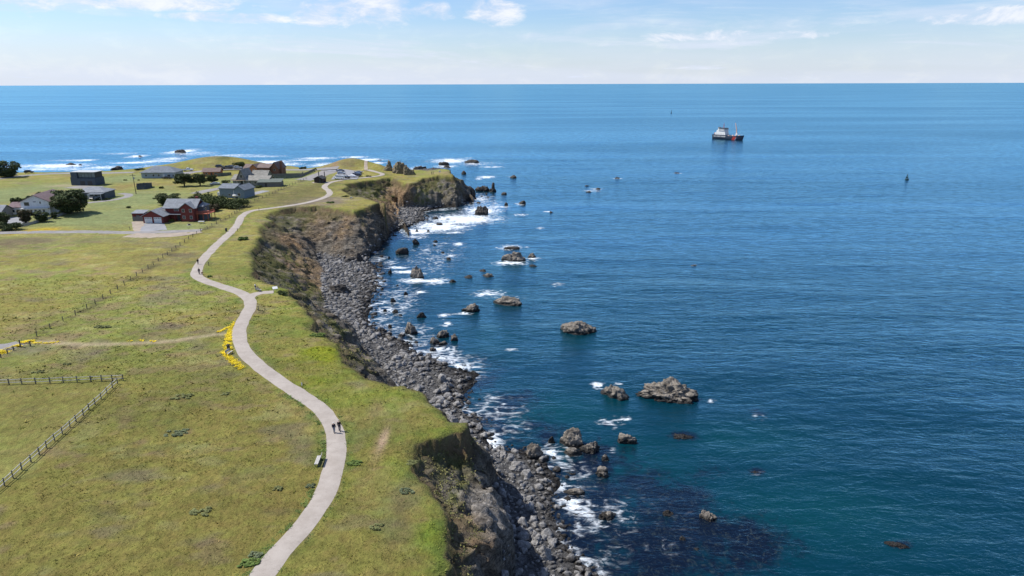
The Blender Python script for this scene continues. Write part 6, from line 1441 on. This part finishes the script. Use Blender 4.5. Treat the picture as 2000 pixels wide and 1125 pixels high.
def lettering(text, size, name, parent, mat, ext=.02):
    cu = bpy.data.curves.new(name, 'FONT'); cu.body = text; cu.size = size; cu.extrude = ext; cu.align_x = 'CENTER'; cu.offset = size*.03
    tmp = bpy.data.objects.new(name, cu); COL.objects.link(tmp); dg = bpy.context.evaluated_depsgraph_get(); me = bpy.data.meshes.new_from_object(tmp.evaluated_get(dg)); bpy.data.objects.remove(tmp)
    me.materials.clear(); me.materials.append(mat); return obj(name, me, parent)
le = lettering('U.S. COAST GUARD', 2.0, 'lettering', SHIP, M_SHW)
yy = on_hull(-10, 3.4, .14)[1]; le.location = (-9.5, yy-.05, 3.0); le.rotation_euler = (math.pi/2, 0, 0)
# buoys
c1 = P(1771, 351.0, 0); by = thing('buoy', 'dark navigation buoy with cage and round top mark, alone at the right', 'buoy', (c1[0], c1[1], 0)); M_BUOY = plain('buoy_dark', (.03, .07, .08), .6)
v, f = tube([(0, 0, -.6), (0, 0, .7), (0, 0, .8)], [1.25, 1.25, .9], 16); obj('float', mesh_from('float', v, f+[list(range(32, 48))], M_BUOY), by)
for k in range(4):
    a = k*math.pi/2+.4; v, f = tube([(math.cos(a)*.8, math.sin(a)*.8, .7), (math.cos(a)*.22, math.sin(a)*.22, 2.8)], [.07, .06], 5); obj('cage_leg', mesh_from('cage_leg', v, f, M_BUOY), by)
boxes('panel', by, M_BUOY, [(-.75, .75, -.05, .05, 1.1, 2.2), (-.05, .05, -.75, .75, 1.1, 2.2)]); v, f = tube([(0, 0, 2.8), (0, 0, 3.1), (0, 0, 3.4), (0, 0, 3.7)], [.2, .42, .42, .2], 10); obj('top_mark', mesh_from('top_mark', v, f+[list(range(30, 40))], M_BUOY), by)
c1 = P(1311, 221, 0); bo = thing('channel_marker', 'tiny dark channel marker far out left of the ship', 'buoy', (c1[0], c1[1], 0)); v, f = tube([(0, 0, -.6), (0, 0, 1), (0, 0, 1.1), (0, 0, 5.2)], [1.4, 1.4, .6, .35], 12); obj('float', mesh_from('float', v, f+[list(range(36, 48))], M_BUOY), bo); v, f = tube([(0, 0, 5.2), (0, 0, 5.6), (0, 0, 6.2)], [.4, .8, .3], 10); obj('top_mark', mesh_from('top_mark', v, f, M_BUOY), bo)

# ---------------------------------------------------------------- people
M_SKIN = plain('skin', (.45, .28, .20), .6, .05)
def skin(name, parent, mat, verts, edges, radii, root_i=0):
    me = bpy.data.meshes.new(name); me.from_pydata(verts, edges, []); me.materials.append(mat)
    o = obj(name, me, parent); sk = o.modifiers.new('skin', 'SKIN'); sk.use_smooth_shade = True
    for i, sv_ in enumerate(me.skin_vertices[0].data):
        r_ = radii[i]; sv_.radius = r_ if isinstance(r_, tuple) else (r_, r_); sv_.use_root = (i == root_i)
    ss = o.modifiers.new('sub', 'SUBSURF'); ss.levels = 1; ss.render_levels = 2; return o
def person(label, px, py, rot, top, legs, hair=(.5, .48, .45), stride=.16, hgt=1.72, sit=False, cap=None, group=None):
    """standing, walking or seated adult built round connected joints; faces local -y"""
    p = GP(px, py); k = hgt/1.75; root = thing('person', label, 'person', (p[0], p[1], p[2]+.06), rot, group)
    s = stride
    if sit: hip, kl, kr, al, ar = .50, (.11, -.42, .52), (-.11, -.42, .52), (.12, -.46, .09), (-.12, -.46, .09)
    else: hip, kl, kr, al, ar = .93, (.11, -.10-s*.4, .50), (-.11, s*.3, .50), (.11, -s, .09), (-.11, s+.04, .11)
    z0 = hip-.93
    V = [(0, 0, hip), (0, .01, 1.10+z0), (0, .02, 1.28+z0), (0, .01, 1.43+z0), (0, 0, 1.50+z0), (0, -.01, 1.60+z0), (0, -.01, 1.70+z0),
         (.18, .02, 1.41+z0), (.24, .03+s*.2, 1.14+z0), (.25, -.10+s*.3, .92+z0), (.25, -.14+s*.3, .84+z0), (-.18, .02, 1.41+z0), (-.24, .03-s*.2, 1.14+z0), (-.25, -.10-s*.3, .92+z0), (-.25, -.14-s*.3, .84+z0),
         (.10, 0, hip-.05), kl, al, (al[0]+.01, al[1]-.17, .035), (-.10, 0, hip-.05), kr, ar, (ar[0]-.01, ar[1]-.17, .035)]
    E = [(0, 1), (1, 2), (2, 3), (3, 4), (4, 5), (5, 6), (3, 7), (7, 8), (8, 9), (9, 10), (3, 11), (11, 12), (12, 13), (13, 14), (0, 15), (15, 16), (16, 17), (17, 18), (0, 19), (19, 20), (20, 21), (21, 22)]
    Rd = [(.15, .10), (.14, .095), (.16, .105), (.12, .08), .052, (.074, .088), (.070, .082), .058, .045, .033, .036, .058, .045, .033, .036, .088, .058, .042, .035, .088, .058, .042, .035]
    sc = lambda q: tuple(c*k for c in q)
    skin('body', root, M_SKIN, [sc(v) for v in V], E, [tuple(c*k for c in q) if isinstance(q, tuple) else q*k for q in Rd])
    body_ids = [0, 1, 2, 3, 7, 8, 9, 11, 12, 13]; mp = {b_: i for i, b_ in enumerate(body_ids)}
    skin('jacket', root, top, [sc(V[i]) for i in body_ids], [(mp[a], mp[b_]) for a, b_ in E if a in mp and b_ in mp], [((.185, .135), (.18, .13), (.195, .135), (.15, .10), .082, .066, .052, .082, .066, .052)[i] if True else 0 for i in range(10)])
    leg_ids = [0, 15, 16, 17, 19, 20, 21]; mp = {b_: i for i, b_ in enumerate(leg_ids)}
    skin('trousers', root, legs, [sc(V[i]) for i in leg_ids], [(mp[a], mp[b_]) for a, b_ in E if a in mp and b_ in mp], [(.17, .12), .11, .082, .062, .11, .082, .062])
    hd = plain('hair_%d' % int(sum(hair)*1000), hair, .9) if cap is None else cap
    v, F_ = ico(2); hv_ = v*np.array([.088, .105, .10])*k; hv_[:, 2] = np.maximum(hv_[:, 2], -.02*k - .10*k*(v[:, 1] > .2)); obj('hair' if cap is None else 'cap', mesh_from('hair', hv_+np.array([0, .012, (1.665+z0)])*np.array([1, 1, k]), F_, hd, True), root)
    # face and hands
    for x in (-.03, .03): v, F_ = ico(1); obj('eye', mesh_from('eye', v*.011*k+np.array([x, -.092, 1.635+z0])*k, F_, M_TRIM, True), root)
    v, F_ = ico(1); obj('nose', mesh_from('nose', v*np.array([.012, .018, .02])*k+np.array([0, -.098, 1.605+z0])*k, F_, M_SKIN, True), root)
    for j in (10, 14):
        hnd = np.array(V[j])*k; fv, ff = [], []
        parts = []
        for q in range(4): parts.append(tube([hnd+np.array([0, -.03+q*.02, -.02])*k, hnd+np.array([0, -.035+q*.02, -.065])*k, hnd+np.array([-.01*np.sign(V[j][0]), -.035+q*.02, -.10+.008*abs(q-1.5)])*k], [.010, .009, .006], 5))
        parts.append(tube([hnd+np.array([0, -.04, 0])*k, hnd+np.array([0, -.062, -.03])*k, hnd+np.array([0, -.06, -.06])*k], [.011, .010, .007], 5))
        fo = merge(parts); obj('fingers', mesh_from('fingers', *fo, M_SKIN, True), root)
    for j in (17, 21):
        q = np.array(V[j])*k; box('shoe', root, M_TRIM, q[0]-.05, q[0]+.05, q[1]-.22, q[1]+.07, 0.0, .085)
    return root
CL_NAVY = plain('navy_fleece', (.018, .022, .04), .95); CL_BLACK = plain('black_jacket', (.012, .012, .015), .9); CL_GREY = plain('grey_trousers', (.20, .21, .24), .95); CL_JEAN = plain('dark_jeans', (.03, .04, .07), .95); CL_LIGHT = plain('pale_shirt', (.5, .48, .45), .9); CL_DK = plain('charcoal_coat', (.03, .03, .035), .9); CL_RED = plain('maroon_shirt', (.16, .03, .03), .9)
CAPW = plain('white_cap', (.7, .7, .68), .8)
person('person in navy jacket, grey trousers and white cap walking on the path', 653, 846, R_(178), CL_NAVY, CL_GREY, cap=CAPW)
person('taller person in black jacket and dark trousers walking on the path', 663.5, 842.5, R_(183), CL_BLACK, CL_JEAN, hair=(.35, .33, .31), hgt=1.82)
person('person in dark clothes standing at the left edge of the upper path', 387, 516.5, R_(20), CL_BLACK, CL_DK, hair=(.05, .04, .03), stride=.05)
person('person in dark blue walking a dog on the upper path bend', 389.5, 535.8, R_(10), CL_NAVY, CL_JEAN, hair=(.08, .05, .03))
person('person in a pale shirt standing beside the spur bench', 499.5, 566.5, R_(150), CL_LIGHT, CL_DK, hair=(.1, .07, .04), stride=.05)
person('person in dark clothes seated on the spur bench', 504.3, 568.6, R_(150), CL_DK, CL_JEAN, hair=(.06, .05, .04), stride=.0, sit=True)
person('left person of the pair at the restroom path', 631.5, 358, R_(0), CL_DK, CL_JEAN, hair=(.06, .05, .04), stride=.08)
person('right person of the pair at the restroom path', 634.5, 357, R_(0), CL_RED, CL_DK, hair=(.1, .07, .04), stride=.08)
person('left one of two people standing at the end of the promontory', 843, 340.5, R_(90), CL_DK, CL_JEAN, hair=(.05, .04, .03), stride=.05)
person('right one of two people standing at the end of the promontory', 846, 340.5, R_(-90), CL_NAVY, CL_DK, hair=(.05, .04, .03), stride=.05)
# dog
p = GP(395, 536.3); dg_ = thing('dog', 'brown dog walking ahead of the person on the upper path bend', 'dog', (p[0], p[1], p[2]+.06), R_(60)); M_FUR = plain('dog_fur', (.16, .10, .06), .95, .25, 8)
V = [(0, .30, .50), (0, .05, .50), (0, -.22, .52), (0, -.36, .64), (0, -.46, .74), (0, -.60, .70), (0, .42, .56), (0, .60, .68),
     (.09, -.24, .36), (.09, -.22, .20), (.09, -.25, .04), (-.09, -.24, .36), (-.09, -.28, .20), (-.09, -.33, .04), (.09, .28, .36), (.09, .36, .22), (.09, .30, .04), (-.09, .28, .36), (-.09, .32, .22), (-.09, .25, .04)]
E = [(0, 1), (1, 2), (2, 3), (3, 4), (4, 5), (0, 6), (6, 7), (2, 8), (8, 9), (9, 10), (2, 11), (11, 12), (12, 13), (0, 14), (14, 15), (15, 16), (0, 17), (17, 18), (18, 19)]
skin('body', dg_, M_FUR, V, E, [.115, .12, .15, .085, .085, .045, .035, .018, .06, .04, .032, .06, .04, .032, .065, .038, .03, .065, .038, .03], 1)
for s in (-1, 1): v, f = tube([(s*.05, -.43, .80), (s*.08, -.42, .74), (s*.085, -.43, .68)], [.022, .03, .008], 5); obj('ear', mesh_from('ear', v, f, M_FUR, True), dg_)
# white picnic marker on the promontory
p = GP(859, 338.5); sg = thing('lookout_sign', 'small white lookout sign at the end of the promontory', 'sign', tuple(p), R_(10)); box('post', sg, M_POST, -.05, .05, -.03, .05, -.2, 1.0); box('panel', sg, M_WHITE, -.55, .55, -.09, -.035, .75, 1.45)
